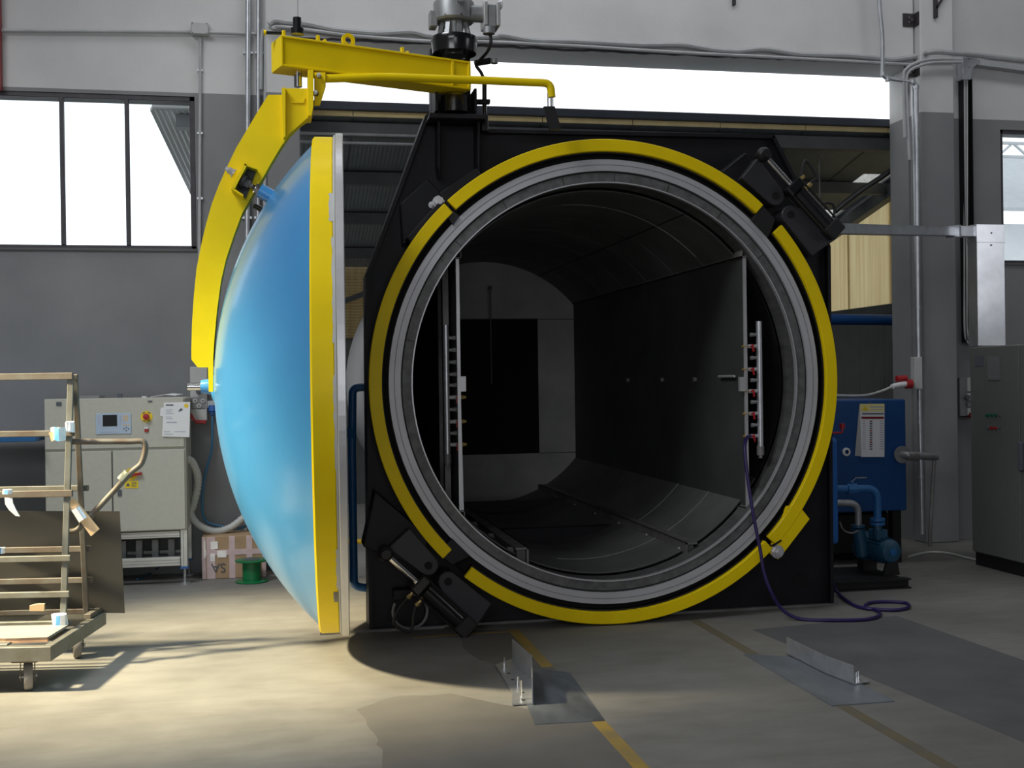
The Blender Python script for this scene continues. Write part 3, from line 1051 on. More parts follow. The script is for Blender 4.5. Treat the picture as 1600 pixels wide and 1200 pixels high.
def lock_unit(mirror):
    def T(px, py, y):
        ox, oz = off(px, py)
        if mirror:
            ox, oz = -oz, -ox
        return V(CX + ox, y, CZ + oz)
    # clevis plates with rounded ends and pin holes
    for hole, tail in (((1204.5, 309), [(1152, 281), (1177, 250)]), ((1228, 338), [(1262, 402), (1300, 374), (1276, 336)])):
        h = T(*hole, 7.42)
        poly = []
        t0, t1 = T(*tail[0], 7.42), T(*tail[-1], 7.42)
        mid = (t0 + t1) / 2
        d = (h - mid).normalized()
        s = V(-d.z, 0, d.x)
        if (t0 - mid).dot(s) < 0:
            s = -s
        r = 0.066
        poly = [h + s * r * math.cos(R(k * 20)) + d * r * math.sin(R(k * 20)) for k in range(10)]
        poly += [T(*q, 7.42) for q in tail[::-1]]
        MB().prism(poly, V(0, 0.16, 0)).build('clevis_plate', 'clevis', AUT, bevel=0.006)
        MB().cyl(h + V(0, -0.004, 0), h + V(0, 0.1, 0), 0.026, n=18).build('clevis_hole', 'void', AUT)
    if not mirror:
        MB().prism([T(*q, 7.5) for q in [(1128, 268), (1166, 238), (1200, 300), (1168, 312)]], V(0, 0.22, 0)).build('cylinder_mount', 'black_steel', AUT, bevel=0.006)
    else:
        MB().prism([T(*q, 7.5) for q in [(1100, 232), (1176, 215), (1210, 300), (1168, 312)]], V(0, 0.22, 0)).build('cylinder_mount', 'black_steel', AUT, bevel=0.006)
    MB().prism([T(*q, 7.45) for q in [(1188, 322), (1207, 345), (1196, 372), (1170, 345)]], V(0, 0.2, 0)).build('wedge_block', 'black_steel' if mirror else 'black', AUT, bevel=0.004)
    yc = 7.40
    p0, p1, p2, p3 = T(1184, 246, yc), T(1226, 293, yc), T(1236, 304, yc), T(1287, 360, yc)
    cy = MB().cyl(p2, p3, 0.058, n=24).build('hydraulic_cylinder', 'black_gloss', AUT)
    MB().cyl(p0, p1, 0.019, n=16).build('piston_rod', 'chrome', cy)
    MB().ball(p0, 0.052, 8).cyl(p0 + V(0, -0.06, 0), p0 + V(0, 0.1, 0), 0.03, n=12).build('rod_eye', 'black', cy)
    d = (p3 - p2).normalized()
    s = V(-d.z, 0, d.x)
    MB().obox(p1 + d * 0.02, d * 0.035, s * 0.062, V(0, 0.062, 0)).build('head_block', 'black_gloss', cy, bevel=0.01)
    MB().obox(p3 + d * 0.01, d * 0.05, s * 0.065, V(0, 0.066, 0)).build('end_block', 'black', cy, bevel=0.01)
    for e, g in ((0.075, -0.045), (-0.075, -0.045), (0.07, 0.04), (-0.07, 0.04)):
        a, c = p1 + s * e * 0.8 + V(0, g, 0), p3 + s * e * 0.8 + V(0, g, 0)
        MB().cyl(a, c, 0.007, n=8).build('tie_rod', 'black_gloss', cy)
    sg = -1 if mirror else 1
    o = s * sg
    if o.dot(V(CX, yc, CZ) - p2) > 0:
        o = -o
    for f, m_ in ((0.0, 'brass'), (0.075, 'brass')):
        q = p1 + d * (0.02 + f) + o * 0.06
        MB().cyl(q, q + o * 0.04, 0.012, n=8).cyl(q + o * 0.03, q + o * 0.055, 0.016, n=6).build('hose_fitting', m_, cy)
    q1 = p1 + d * 0.02 + o * 0.11
    q2 = p1 + d * 0.12 + o * 0.11
    k = V(0, 0, 0.13) if not mirror else V(-0.12, 0, -0.14)
    MB().tube(smooth_path([p1 + d * 0.02 + o * 0.09, q1 + k * 0.55, q1 + k + d * 0.04, q2 + k * 0.8 + d * 0.05, q2 + k * 0.3, q2 - d * 0.03], 6), 0.011, 8).build('hydraulic_hose', 'rubber', cy)
    if mirror:
        c = P(641, 955, Y=7.62)
        pts = [c + V(0.115 * math.cos(R(t)), 0, 0.115 * math.sin(R(t))) for t in range(150, 480, 15)]
        MB().tube(pts, 0.010, 8).build('hydraulic_hose', 'pvc_dark', cy)
        MB().box(c.x - 0.11, c.x + 0.02, 7.60, 7.7, c.z + 0.08, c.z + 0.15).build('hose_bracket', 'black_steel', cy, bevel=0.006)
    else:
        MB().tube(smooth_path([P(1277, 330, Y=7.7), P(1288, 318, Y=7.7), P(1302, 320, Y=7.7), P(1303, 336, Y=7.7), P(1294, 348, Y=7.6)], 5), 0.010, 8).build('hydraulic_hose', 'rubber', cy)


lock_unit(False)
lock_unit(True)
# cable port near the lower right corner
c = P(1252, 908, Y=FY - 0.003)
MB().cyl(c, c + V(0, 0.02, 0), 0.055, n=24).build('cable_port', 'void', AUT)
# pivot bracket above the front plate
b = MB()
for xx in (684, 746):
    a = PP([(xx, 181), (xx, 258), (xx + 4, 276), (xx + 4, 181)], Y=FY - 0.16)
    MB().prism(a, V(0, 0.17, 0)).build('bracket_gusset', 'black_steel', AUT, bevel=0.004)
MB().prism(PP([(672, 176), (757, 178), (760, 186), (670, 184)], Y=FY - 0.24), V(0, 0.42, 0)).build('bracket_plate', 'black_steel', AUT, bevel=0.004)
# mast behind the beam, bearing and slewing actuator
PV = P(711, 150, Y=7.55)
zc = lambda y: P(711, y, Y=7.55).z
MB().box(PV.x - 0.14, PV.x + 0.13, 7.70, 7.82, zc(176), zc(66)).build('mast', 'black_steel', AUT, bevel=0.006)
for sx in (-1, 1):
    MB().box(PV.x + sx * 0.13 - 0.008, PV.x + sx * 0.13 + 0.008, 7.50, 7.75, zc(176), zc(140)).build('mast_cheek', 'black_steel', AUT)
MB().cyl(V(PV.x, 7.55, zc(177)), V(PV.x, 7.55, zc(152)), 0.095, n=28).build('lower_bearing', 'black_gloss', AUT)
MB().cyl(V(PV.x, 7.55, zc(152)), V(PV.x, 7.55, zc(136)), 0.042, n=20).build('pivot_pin', 'yellow', AUT)
MB().cyl(V(PV.x, 7.55, zc(88)), V(PV.x, 7.55, zc(74)), 0.075, n=28).build('pivot_collar', 'chrome', AUT)
MB().lathe([(0.145, zc(85)), (0.150, zc(70)), (0.155, zc(66)), (0.150, zc(60)), (0.11, zc(57))], V(PV.x, 7.55, 0), V(0, 0, 1), n=32).build('actuator_flange', 'black_gloss', AUT)
act = MB()
act.lathe([(0, zc(3)), (0.10, zc(3)), (0.132, zc(5)), (0.136, zc(8)), (0.136, zc(33)), (0.124, zc(36)), (0.07, zc(37)), (0.05, zc(58)), (0, zc(58))][::-1], V(PV.x, 7.55, 0), V(0, 0, 1), n=40)
act = act.build('slewing_actuator', 'cast_grey', AUT)
for k in range(8):
    t = R(k * 45 + 12)
    u = V(math.cos(t), math.sin(t), 0)
    MB().bar(V(PV.x, 7.55, zc(38)) + u * 0.085, V(PV.x, 7.55, zc(59)) + u * 0.105, 0.03, 0.022).build('yoke_leg', 'cast_grey', act)
    MB().cyl(V(PV.x, 7.55, zc(32)) + u * 0.122, V(PV.x, 7.55, zc(32)) + u * 0.14, 0.008, n=6).build('housing_bolt', 'chrome', act)
MB().box(PV.x - 0.165, PV.x - 0.115, 7.50, 7.60, zc(46), zc(21)).build('limit_switch', 'cast_grey', act, bevel=0.006)
for k in range(3):
    MB().cyl(V(PV.x + 0.008 + k * 0.018, 7.40, zc(14)), V(PV.x + 0.008 + k * 0.018, 7.43, zc(14)), 0.007, n=8).build('plug_screw', 'chrome', act)
gx = P(764, 30, Y=7.55).x
MB().cyl(V(PV.x + 0.1, 7.5, zc(24)), V(gx + 0.02, 7.5, zc(24)), 0.055, n=20).build('worm_housing', 'cast_grey', act)
for k in (-1, 1):
    MB().box(gx + k * 0.042 - 0.012, gx + k * 0.042 + 0.012, 7.42, 7.58, zc(46), zc(9)).build('motor_flange', 'alu', act, bevel=0.004)
MB().box(gx - 0.03, gx + 0.03, 7.43, 7.57, zc(48), zc(12)).build('gear_motor', 'cast_grey', act, bevel=0.008)
MB().box(gx + 0.05, gx + 0.075, 7.45, 7.5, zc(16), zc(5)).build('cable_cover', 'film', act, bevel=0.004)
MB().cyl(V(gx - 0.02, 7.45, zc(58)), V(gx - 0.02, 7.45, zc(48)), 0.04, n=16).build('cable_gland', 'cast_grey', act)
MB().tube(smooth_path([P(766, 52, Y=7.45), P(767, 66, Y=7.45), P(762, 80, Y=7.5), P(750, 94, Y=7.6), P(744, 102, Y=7.65), P(752, 114, Y=7.65), P(758, 130, Y=7.65)], 5), 0.011, 8).build('motor_cable', 'rubber', act)
# hand crank rod beside the mast
gr = MB().cyl(P(757, 198, Y=7.66), P(757, 120, Y=7.66), 0.016, n=10).build('crank_rod', 'black_gloss', AUT)
MB().prism(PP([(742, 94), (766, 90), (768, 97), (744, 101)], Y=7.66), V(0, 0.05, 0)).build('rod_bracket', 'black_steel', gr)
MB().cyl(P(771, 94, Y=7.66) + V(0, -0.03, 0), P(771, 101, Y=7.66) + V(0, -0.03, 0), 0.025, n=12).build('rod_sensor', 'cast_grey', gr)
MB().prism(PP([(744, 155), (766, 155), (766, 161), (744, 161)], Y=7.64), V(0, 0.05, 0)).build('rod_bracket', 'black_steel', gr)
MB().cyl(P(757, 205, Y=7.62), P(757, 180, Y=7.62), 0.026, n=8).build('rod_foot', 'black_steel', gr)

# ================================================================ SLEWING ARM
ARM = thing('slewing_arm', 'yellow davit arm that carries the open blue door', 'crane arm', (PV.x, 7.55, zc(136)))
bl, br_ = P(441, 83, Y=7.02), P(736, 115, Y=7.42)
ztop = (P(441, 59, Y=7.02).z + P(736, 92, Y=7.42).z) / 2
zbot = (P(441, 107, Y=7.02).z + P(736, 137, Y=7.42).z) / 2
ax = V(br_.x - bl.x, br_.y - bl.y, 0).normalized()
nx = V(-ax.y, ax.x, 0)          # towards the back
Lb = (V(br_.x, br_.y, 0) - V(bl.x, bl.y, 0)).length
o0 = V(bl.x, bl.y, 0)


def beam_box(u0, u1, v0, v1, z0, z1, name, m='yellow', bevel=0.003):
    c = o0 + ax * (u0 + u1) / 2 + nx * (v0 + v1) / 2 + V(0, 0, (z0 + z1) / 2)
    return MB().obox(c, ax * (u1 - u0) / 2, nx * (v1 - v0) / 2, V(0, 0, (z1 - z0) / 2)).build(name, m, ARM, bevel=bevel)


BWD = 0.19
beam_box(0, Lb, 0, BWD, ztop - 0.014, ztop, 'top_flange')
beam_box(0, Lb, 0, BWD, zbot, zbot + 0.014, 'bottom_flange')
beam_box(0.01, Lb - 0.01, 0.012, 0.024, zbot + 0.014, ztop - 0.014, 'beam_web')
beam_box(0.01, Lb - 0.01, BWD - 0.024, BWD - 0.012, zbot + 0.014, ztop - 0.014, 'beam_web')
beam_box(-0.006, 0.008, 0.0, BWD, zbot, ztop, 'end_plate')
beam_box(Lb - 0.14, Lb - 0.12, 0.0, 0.012, zbot + 0.014, ztop - 0.014, 'stiffener')
beam_box(Lb - 0.02, Lb, 0.0, BWD, zbot + 0.014, ztop - 0.014, 'stiffener')


def lug(pxx, h, w_, hole=True, u=None):
    c = P(pxx, 70, Y=7.1)
    u = (c - o0).dot(ax)
    base = o0 + ax * u + nx * 0.07 + V(0, 0, ztop)
    if hole:
        A, B = [], []
        for k in range(-6, 31):
            t = R(-30 + k * 10)
            A.append(base + V(0, 0, h * 0.55) + ax * (w_ * 0.5 * math.cos(t)) + V(0, 0, w_ * 0.5 * math.sin(t)))
            B.append(base + V(0, 0, h * 0.55) + ax * (w_ * 0.26 * math.cos(t)) + V(0, 0, w_ * 0.26 * math.sin(t)))
        q = MB().strip(A, B, nx * 0.02)
        q.obox(base + V(0, 0, 0.012) + nx * 0.01, ax * w_ * 0.5, nx * 0.01, V(0, 0, 0.014))
        q.build('lifting_eye', 'yellow', ARM)
    else:
        MB().obox(base + V(0, 0, h / 2), ax * w_ / 2, nx * 0.012, V(0, 0, h / 2)).build('cable_stud', 'yellow', ARM, bevel=0.004)


lug(558, 0.09, 0.085)
for q in (443, 503, 515, 655, 664):
    lug(q, 0.03 if q in (515, 664) else 0.05, 0.022, False)
MB().cyl(P(414, 51, Y=7.1), P(445, 52, Y=7.1), 0.010, n=8).build('cable_rod', 'black_gloss', ARM)
MB().cyl(P(412, 51, Y=7.1), P(416, 51, Y=7.1), 0.016, n=10).build('rod_cap', 'yellow', ARM)
# hinge shaft between beam and curved arm
sx_ = P(465, 90, Y=7.12)
MB().cyl(V(sx_.x, 7.12, P(465, 50, Y=7.12).z), V(sx_.x, 7.12, P(465, 28, Y=7.12).z), 0.026, n=16).cyl(V(sx_.x, 7.12, P(465, 54, Y=7.12).z), V(sx_.x, 7.12, P(465, 45, Y=7.12).z), 0.042, n=16).build('shaft_cap', 'black_gloss', ARM)
MB().cyl(V(sx_.x, 7.12, P(465, 136, Y=7.12).z), V(sx_.x, 7.12, P(465, 108, Y=7.12).z), 0.025, n=16).build('hinge_shaft', 'chrome', ARM)
# curved arm: box section bent round the dome
AY0, AY1 = 7.05, 7.19
outer = [(419, 148), (404, 172), (388, 199), (369, 231), (355, 260), (342, 289), (331, 318), (322, 350), (314, 384), (307, 420), (303, 460), (300, 505), (299, 545), (299, 562)]
inner = [(486, 180), (470, 191), (453, 208), (439, 229), (424, 254), (410, 279), (394, 305), (378, 334), (366, 366), (353, 405), (345, 440), (339, 485), (335, 530), (333, 562)]
A, B = PP(outer, Y=AY0), PP(inner, Y=AY0)
b = MB()
b.strip(A, B, V(0, 0.012, 0))
b.build('arm_front_plate', 'yellow', ARM)
b = MB()
b.strip([p + V(0, AY1 - AY0 - 0.012, 0) for p in A], [p + V(0, AY1 - AY0 - 0.012, 0) for p in B], V(0, 0.012, 0))
b.build('arm_back_plate', 'yellow', ARM)
b = MB()
b.strip([p + V(0, 0.012, 0) for p in B], [p + (q - p).normalized() * 0.014 + V(0, 0.012, 0) for p, q in zip(B, A)], V(0, AY1 - AY0 - 0.024, 0))
b.build('arm_inner_flange', 'yellow', ARM)
b = MB()
b.strip([p + V(0, 0.012, 0) for p in A], [p + (q - p).normalized() * 0.014 + V(0, 0.012, 0) for p, q in zip(A, B)], V(0, AY1 - AY0 - 0.024, 0))
b.build('arm_outer_flange', 'yellow', ARM)
MB().prism(PP([(299, 562), (333, 562), (333, 612), (326, 612), (325, 574), (309, 574)], Y=AY0), V(0, 0.03, 0)).build('arm_tail', 'yellow', ARM)
MB().prism(PP([(440, 138), (446, 136), (446, 213), (443, 215)], Y=AY0 - 0.05), V(0, 0.052, 0)).build('gusset', 'yellow', ARM)
MB().prism(PP([(446, 138), (484, 138), (485, 180), (446, 214), (419, 148), (440, 148)], Y=AY0 - 0.004), V(0, 0.012, 0)).build('head_plate', 'yellow', ARM)
MB().prism(PP([(481, 109), (490, 109), (490, 166), (487, 181), (481, 181)], Y=AY0 - 0.03), V(0, 0.2, 0)).build('hanger_plate', 'yellow', ARM, bevel=0.003)
MB().prism(PP([(491, 113), (509, 113), (509, 135), (500, 164), (491, 164)], Y=AY0 + 0.03), V(0, 0.03, 0)).build('hanger_gusset', 'yellow', ARM, bevel=0.003)
for q in ((498, 119), (493, 146)):
    hexbolt('hanger_bolt', P(*q, Y=AY0 + 0.03), 0.014, V(0, -1, 0), ARM)
MB().prism([P(x, y, Y=AY0 - 0.012) for x, y in [(455, 151), (457, 158), (473, 158), (475, 152), (477, 153), (475, 161), (455, 161), (453, 153)]], V(0, 0.01, 0)).build('handle_bead', 'yellow', ARM)
# yellow hand rail tube under the beam, bent down at the end
tp = bent([P(505, 123, Y=7.12), P(600, 120, Y=7.18), P(740, 125, Y=7.26), P(860, 130, Y=7.28), P(862, 152, Y=7.28)], 0.09)
MB().tube(tp, 0.026, 12).build('guide_tube', 'yellow', ARM)
for dx in (-0.012, 0.006, 0.018):
    p = P(859, 146, Y=7.28) + V(dx, 0, 0)
    MB().cyl(p, p - V(0, 0, 0.10), 0.006, n=8).build('guide_wire', 'chrome', ARM)
MB().prism(PP([(850, 166), (867, 166), (877, 202), (860, 202)], Y=7.26), V(0, 0.03, 0)).build('cable_clamp', 'black', ARM)


# turnbuckle bracket on the arm
bk = MB()
bk.prism(PP([(362, 292), (382, 255), (386, 258), (366, 296)], Y=AY0 - 0.11), V(0, 0.12, 0), 0)
bk.prism(PP([(382, 255), (402, 262), (402, 265), (382, 258)], Y=AY0 - 0.11), V(0, 0.12, 0), 0)
bk.prism(PP([(362, 292), (380, 304), (380, 307), (361, 295)], Y=AY0 - 0.11), V(0, 0.12, 0), 0)
bk.prism(PP([(366, 291), (384, 259), (401, 265), (384, 310)], Y=AY0 - 0.02), V(0, 0.02, 0), 1)
bk.build('bolt_bracket', ['yellow', 'black'], ARM)
hexbolt('bracket_nut', P(364, 270, Y=AY0 - 0.07), 0.022, (P(355, 265, Y=AY0) - P(375, 278, Y=AY0)).normalized(), ARM)
DN = (P(425, 306, Y=AY0) - P(375, 278, Y=AY0)).normalized()
q0 = P(378, 282, Y=AY0 - 0.07)
MB().cyl(q0, q0 + DN * 0.02, 0.045, n=18).build('spring_washer', 'rubber', ARM)
hexbolt('bracket_nut', q0 + DN * 0.02, 0.026, DN, ARM, 'steel_dirty')
MB().cyl(q0, q0 + DN * 0.14, 0.015, n=12).build('threaded_rod', 'black_gloss', ARM)
q1 = q0 + V(0.06, 0.3, -0.10)
MB().cyl(q1, q1 + DN * 0.16, 0.018, n=12).build('threaded_rod', 'black_gloss', ARM)

# ================================================================ THE DOOR
DA = R(3.0)
dd = V(math.sin(DA), math.cos(DA), 0)
dn = V(-math.cos(DA), math.sin(DA), 0)
DC = dd * 7.25 + V(0, 0, 1.64) + dn * 0.004
DOOR = thing('pressure_door', 'sky-blue domed autoclave door with yellow rim, swung open edge-on', 'door', (DC.x, DC.y, 0.1))
DR = 1.53


def dlathe(prof, n=128):
    return MB().lathe(prof, DC, dn, n=n)


MB().lathe([(0, 0.0), (1.40, 0.0), (DR, 0.0), (DR, 0.044), (0, 0.044)], DC, dn, n=128, sm=False).build('door_flange', 'machined', DOOR, bevel=0.004)
dlathe([(1.47, 0.044), (DR - 0.012, 0.046), (DR - 0.012, 0.056), (1.47, 0.056)]).build('weld_bead', 'plastic_grey', DOOR)
dlathe([(1.40, 0.056), (1.502, 0.056), (1.508, 0.062), (1.508, 0.165), (1.498, 0.175), (1.40, 0.175)]).build('door_rim', 'yellow', DOOR)
h_, rc = 0.62, 1.47
Rs = (rc * rc + h_ * h_) / (2 * h_)
prof = []
for k in range(29):
    r = rc * (1 - k / 28)
    z = math.sqrt(max(0, Rs * Rs - r * r)) - (Rs - h_)
    prof.append((r, 0.17 + z))
dlathe([(1.47, 0.16)] + prof).build('dome', 'blue_dome', DOOR)
# bare chipped paint on the rim
for a0, a1, h0, h1 in ((227, 231, 0.06, 0.082), (138, 146, 0.056, 0.076), (150, 172, 0.056, 0.062), (178, 196, 0.056, 0.062), (214, 226, 0.056, 0.064)):
    prof2 = [(1.5095, h0), (1.5095, h1)]
    d, a, c = frame(dn)
    m_ = MB()
    i = 0
    n = 14
    for k in range(n + 1):
        t = R(a0 + (a1 - a0) * k / n)
        u = -dd * math.cos(t - R(180)) + V(0, 0, math.sin(R(180) - t))
        wv = random.uniform(-0.003, 0.004)
        m_.v.append(DC + u * 1.5095 + dn * h0)
        m_.v.append(DC + u * 1.5095 + dn * (h1 + wv))
    for k in range(n):
        m_.face([2 * k, 2 * k + 1, 2 * k + 3, 2 * k + 2])
    m_.build('bare_patch', 'plastic_grey' if a0 != 227 else 'steel_dirty', DOOR)
# hub boss at the apex and the blue bosses for the turnbuckles
ap = DC + dn * (0.17 + h_)
MB().lathe([(0.115, -0.03), (0.115, 0.0), (0.10, 0.012), (0.05, 0.03), (0.04, 0.09), (0.0, 0.09)], ap, dn, n=28).build('hub_boss', 'blue_dome', DOOR)
MB().cyl(ap + dn * 0.09, ap + dn * 0.17, 0.022, n=12).build('hub_pin', 'chrome', DOOR)
e0 = q0 + DN * 0.115
MB().cyl(e0, e0 + DN * 0.20, 0.043, n=18).build('turnbuckle_boss', 'blue_dome', DOOR)
MB().cyl(e0 + DN * 0.10, e0 + DN * 0.20, 0.056, n=18).build('turnbuckle_boss', 'blue_dome', DOOR)
hexbolt('turnbuckle_nut', e0 - DN * 0.02, 0.03, DN, DOOR, 'chrome')
e1 = q1 + DN * 0.14
MB().cyl(e1, e1 + DN * 0.2, 0.034, n=18).build('turnbuckle_boss', 'blue_paint', DOOR)


# white lettering strokes on the back of the dome, seen nearly edge on
def on_dome(r, t):
    z = math.sqrt(max(0, Rs * Rs - r * r)) - (Rs - h_)
    u = -dd * math.cos(t) + V(0, 0, math.sin(t))
    return DC + u * r + dn * (0.17 + z + 0.0025)


for z0_, z1_ in ((-0.24, -0.30), (-0.32, -0.42), (-0.43, -0.53), (-0.54, -0.60)):
    m_ = MB()
    for k in range(7):
        zz = z0_ + (z1_ - z0_) * k / 6
        for y_ in (-0.10, 0.12):
            r = math.hypot(zz, y_)
            m_.v.append(on_dome(r, math.atan2(zz, -y_)))
    for k in range(6):
        m_.face([2 * k, 2 * k + 1, 2 * k + 3, 2 * k + 2])
    m_.build('white_marking', 'plastic_white', DOOR)


# ================================================================ LEFT BAY
def cable(name, pts, r, m, label=None, cat='cable', k=6, n=8, group=None):
    o = MB().tube(smooth_path(pts, k), r, n).build(name, m)
    return tag(o, label, cat, group) if label else o


def pipe(name, pts, r, m, label, cat='pipe', rad=0.06, n=12, clips=()):
    o = MB().tube(bent(pts, rad), r, n).build(name, m)
    return tag(o, label, cat)


# conduits along and up the back wall
yw = WY - 0.03
pipe('conduit', [P(-60, 47, Y=yw), P(300, 50, Y=yw)], 0.016, 'pipe_grey', 'grey conduit running level from the left edge to the junction box', 'conduit')
pipe('conduit', [P(327, 51, Y=yw), P(412, 53, Y=yw)], 0.014, 'pipe_grey', 'short grey conduit from junction box to the pipe bundle', 'conduit')
jb = P(313, 48, Y=WY)
JB = thing('junction_box', 'square grey junction box high on the left wall', 'junction box', (jb.x, WY, jb.z - 0.06))
MB().box(jb.x - 0.075, jb.x + 0.075, WY - 0.07, WY, jb.z - 0.055, jb.z + 0.055).build('box_body', 'plastic_grey', JB, bevel=0.008)
MB().box(jb.x - 0.07, jb.x + 0.07, WY - 0.08, WY - 0.07, jb.z - 0.05, jb.z + 0.05).build('box_lid', 'plastic_grey', JB, bevel=0.004)
for dx in (-0.06, 0.06):
    for dz in (-0.042, 0.042):
        MB().cyl(V(jb.x + dx, WY - 0.084, jb.z + dz), V(jb.x + dx, WY - 0.079, jb.z + dz), 0.006, n=8).build('screw', 'steel_dirty', JB)
cd_ = thing('conduit', 'thin grey conduit dropping from the junction box to the switch unit', 'conduit', P(313, 572, Y=yw))
MB().cyl(P(313, 60, Y=yw), P(311, 572, Y=yw), 0.013, n=10).build('tube', 'pipe_grey', cd_)
for yy in (110, 208, 310, 470):
    q = P(312.5, yy, Y=yw)
    MB().box(q.x - 0.024, q.x + 0.024, yw - 0.008, WY, q.z - 0.009, q.z + 0.009).build('clip', 'zinc', cd_)
for px0, px1, r, m, lb in ((388, 384, 0.024, 'zinc', 'thick galvanised pipe climbing the wall behind the yellow arm'),
                           (404, 402, 0.017, 'zinc', 'thin galvanised pipe beside the thick one on the left wall'),
                           (415, 412, 0.017, 'pipe_grey', 'grey plastic conduit against the pillar edge at the opening')):
    t = thing('wall_pipe', lb, 'pipe', P(px1, 860, Y=WY - 0.05))
    MB().cyl(P(px0, -40 if px0 < 410 else 52, Y=WY - 0.05), P(px1, 880, Y=WY - 0.05), r, n=12).build('tube', m, t)
    for yy in (82, 340, 560):
        q = P(px0 + (px1 - px0) * yy / 600, yy, Y=WY - 0.05)
        MB().box(q.x - r * 1.8, q.x + r * 1.8, WY - 0.055, WY, q.z - 0.01, q.z + 0.01).build('clamp', 'zinc', t)

# wavy conduits over the opening
yl = LY - 0.035
pa = [(420, 38), (430, 32), (450, 35), (480, 37), (515, 45), (540, 48), (590, 52), (642, 50), (680, 57), (766, 58), (785, 55), (831, 63), (900, 65), (1000, 70), (1065, 70), (1115, 78), (1152, 80), (1195, 77), (1252, 85), (1327, 87), (1377, 92), (1400, 93), (1440, 86)]
pts = PP(pa, Y=yl) + [P(1450, 82, Y=10.22), P(1470, 81, Y=10.22), P(1500, 84, Y=10.25), P(1545, 88, Y=WY - 0.04), P(1660, 101, Y=WY - 0.04)]
cable('wavy_conduit', pts, 0.026, 'pipe_grey', 'thick wavy grey hose pinned along the lintel above the opening', 'conduit')
pts = PP([(424, 44), (470, 46), (520, 52), (564, 57), (677, 65), (748, 65), (900, 72), (1040, 81), (1180, 88), (1330, 96), (1436, 102)], Y=yl)
cable('straight_conduit', pts, 0.018, 'pipe_grey', 'thin straight grey conduit just under the wavy one on the lintel', 'conduit')
cable('straight_conduit', [P(408, 140, Y=WY - 0.06), P(409, 60, Y=WY - 0.06), P(416, 45, Y=WY - 0.08), P(440, 42, Y=yl - 0.03), P(480, 47, Y=yl)], 0.016, 'pipe_grey', 'grey conduit bending from the pipe bundle onto the lintel', 'conduit')
pc = [[(1414, 215), (1412, 160), (1412, 118), (1418, 106), (1432, 98), (1452, 93), (1480, 92), (1502, 93)], [(1421, 250), (1418, 180), (1416, 130), (1420, 112), (1436, 103), (1456, 98), (1484, 97), (1502, 97)]]
for i, q in enumerate(pc):
    cable('bundle_conduit', PP(q, Y=10.2), 0.016, 'pipe_grey', ('upper' if i == 0 else 'lower') + ' of two grey hoses arching over the right pillar to the tray', 'conduit')
for i, q in enumerate(([(1413, 205), (1415, 150), (1413, 200), (1408, 250), (1390, 278), (1350, 302), (1310, 328), (1296, 342)],)):
    cable('black_conduit', PP([(1412, 130), (1415, 190), (1412, 235), (1405, 255), (1380, 275), (1340, 302), (1305, 330)], Y=10.92), 0.03, 'black', 'black corrugated conduit running down along the lean-to side beam', 'conduit')

q = P(-4, 60, Y=WY - 0.06)
tag(MB().box(q.x - 0.06, P(1.5, 60, Y=WY - 0.06).x, WY - 0.1, WY - 0.02, P(0, 141, Y=WY - 0.06).z, HZ).build('steel_post', 'red_dark'), 'dark red steel post at the top left edge', 'post')
# control cabinet
CY = 9.86
cp = lambda x, y, Y=CY: P(x, y, Y=Y)
cx0, cx1 = cp(70, 730).x, cp(291, 730).x
zt_, zb_, zm = cp(180, 622).z, cp(180, 832).z, cp(180, 702).z
CAB = thing('control_cabinet', 'beige control cabinet with small screen and red emergency stop, on an aluminium stand', 'control cabinet', ((cx0 + cx1) / 2, CY + 0.3, 0))
MB().box(cx0, cx1, CY + 0.012, CY + 0.55, zb_, zt_ - 0.004).build('body', 'cab_beige', CAB, bevel=0.006)
MB().box(cx0 + 0.004, cx1 - 0.012, CY - 0.006, CY + 0.012, zm + 0.008, zt_).build('upper_door', 'cab_beige', CAB, bevel=0.004)
xm = cp(176, 770).x
MB().box(cx0 + 0.004, xm - 0.005, CY - 0.006, CY + 0.012, zb_ + 0.006, zm - 0.012).build('lower_door', 'cab_beige', CAB, bevel=0.004)
ld = MB().box(xm + 0.005, cx1 - 0.012, CY - 0.006, CY + 0.012, zb_ + 0.006, zm - 0.012).build('lower_door', 'cab_beige', CAB, bevel=0.004)


def plate(par, name, x0, y0, x1, y1, m, d=0.006, Y=CY - 0.006, bevel=0.0):
    a, c = P(x0, y1, Y=Y), P(x1, y0, Y=Y)
    return MB().box(a.x, c.x, Y - d, Y, a.z, c.z).build(name, m, par, bevel=bevel)


hm = plate(CAB, 'operator_panel', 150, 645, 205, 679, 'panel_blue', 0.008, bevel=0.003)
plate(hm, 'display', 161, 648, 183, 666, 'screen', 0.011)
for k in range(5):
    for xx in (153.5, 187.5):
        plate(hm, 'soft_key', xx, 649.5 + k * 2.9, xx + 2.4, 651.3 + k * 2.9, 'ink_light', 0.0095)
for r_ in range(3):
    for c_ in range(3):
        plate(hm, 'number_key', 192.5 + c_ * 3, 649 + r_ * 3.2, 194.5 + c_ * 3, 651.2 + r_ * 3.2, 'orange_key', 0.0095)
for xx, yy in ((193, 663), (196.5, 662), (200, 663), (193, 669), (196.5, 667), (200, 669), (196.5, 672)):
    plate(hm, 'arrow_key', xx, yy, xx + 2, yy + 2, 'orange_key' if yy < 665 else 'ink', 0.0095)
for k in range(9):
    plate(hm, 'function_key', 156.5 + k * 3.3, 674, 158.8 + k * 3.3, 676, 'ink_light', 0.0095)
es = P(229, 651, Y=CY - 0.006)
E = MB().cyl(es, es + V(0, -0.005, 0), 0.048, n=28).build('emergency_stop', 'sign_yellow', CAB)
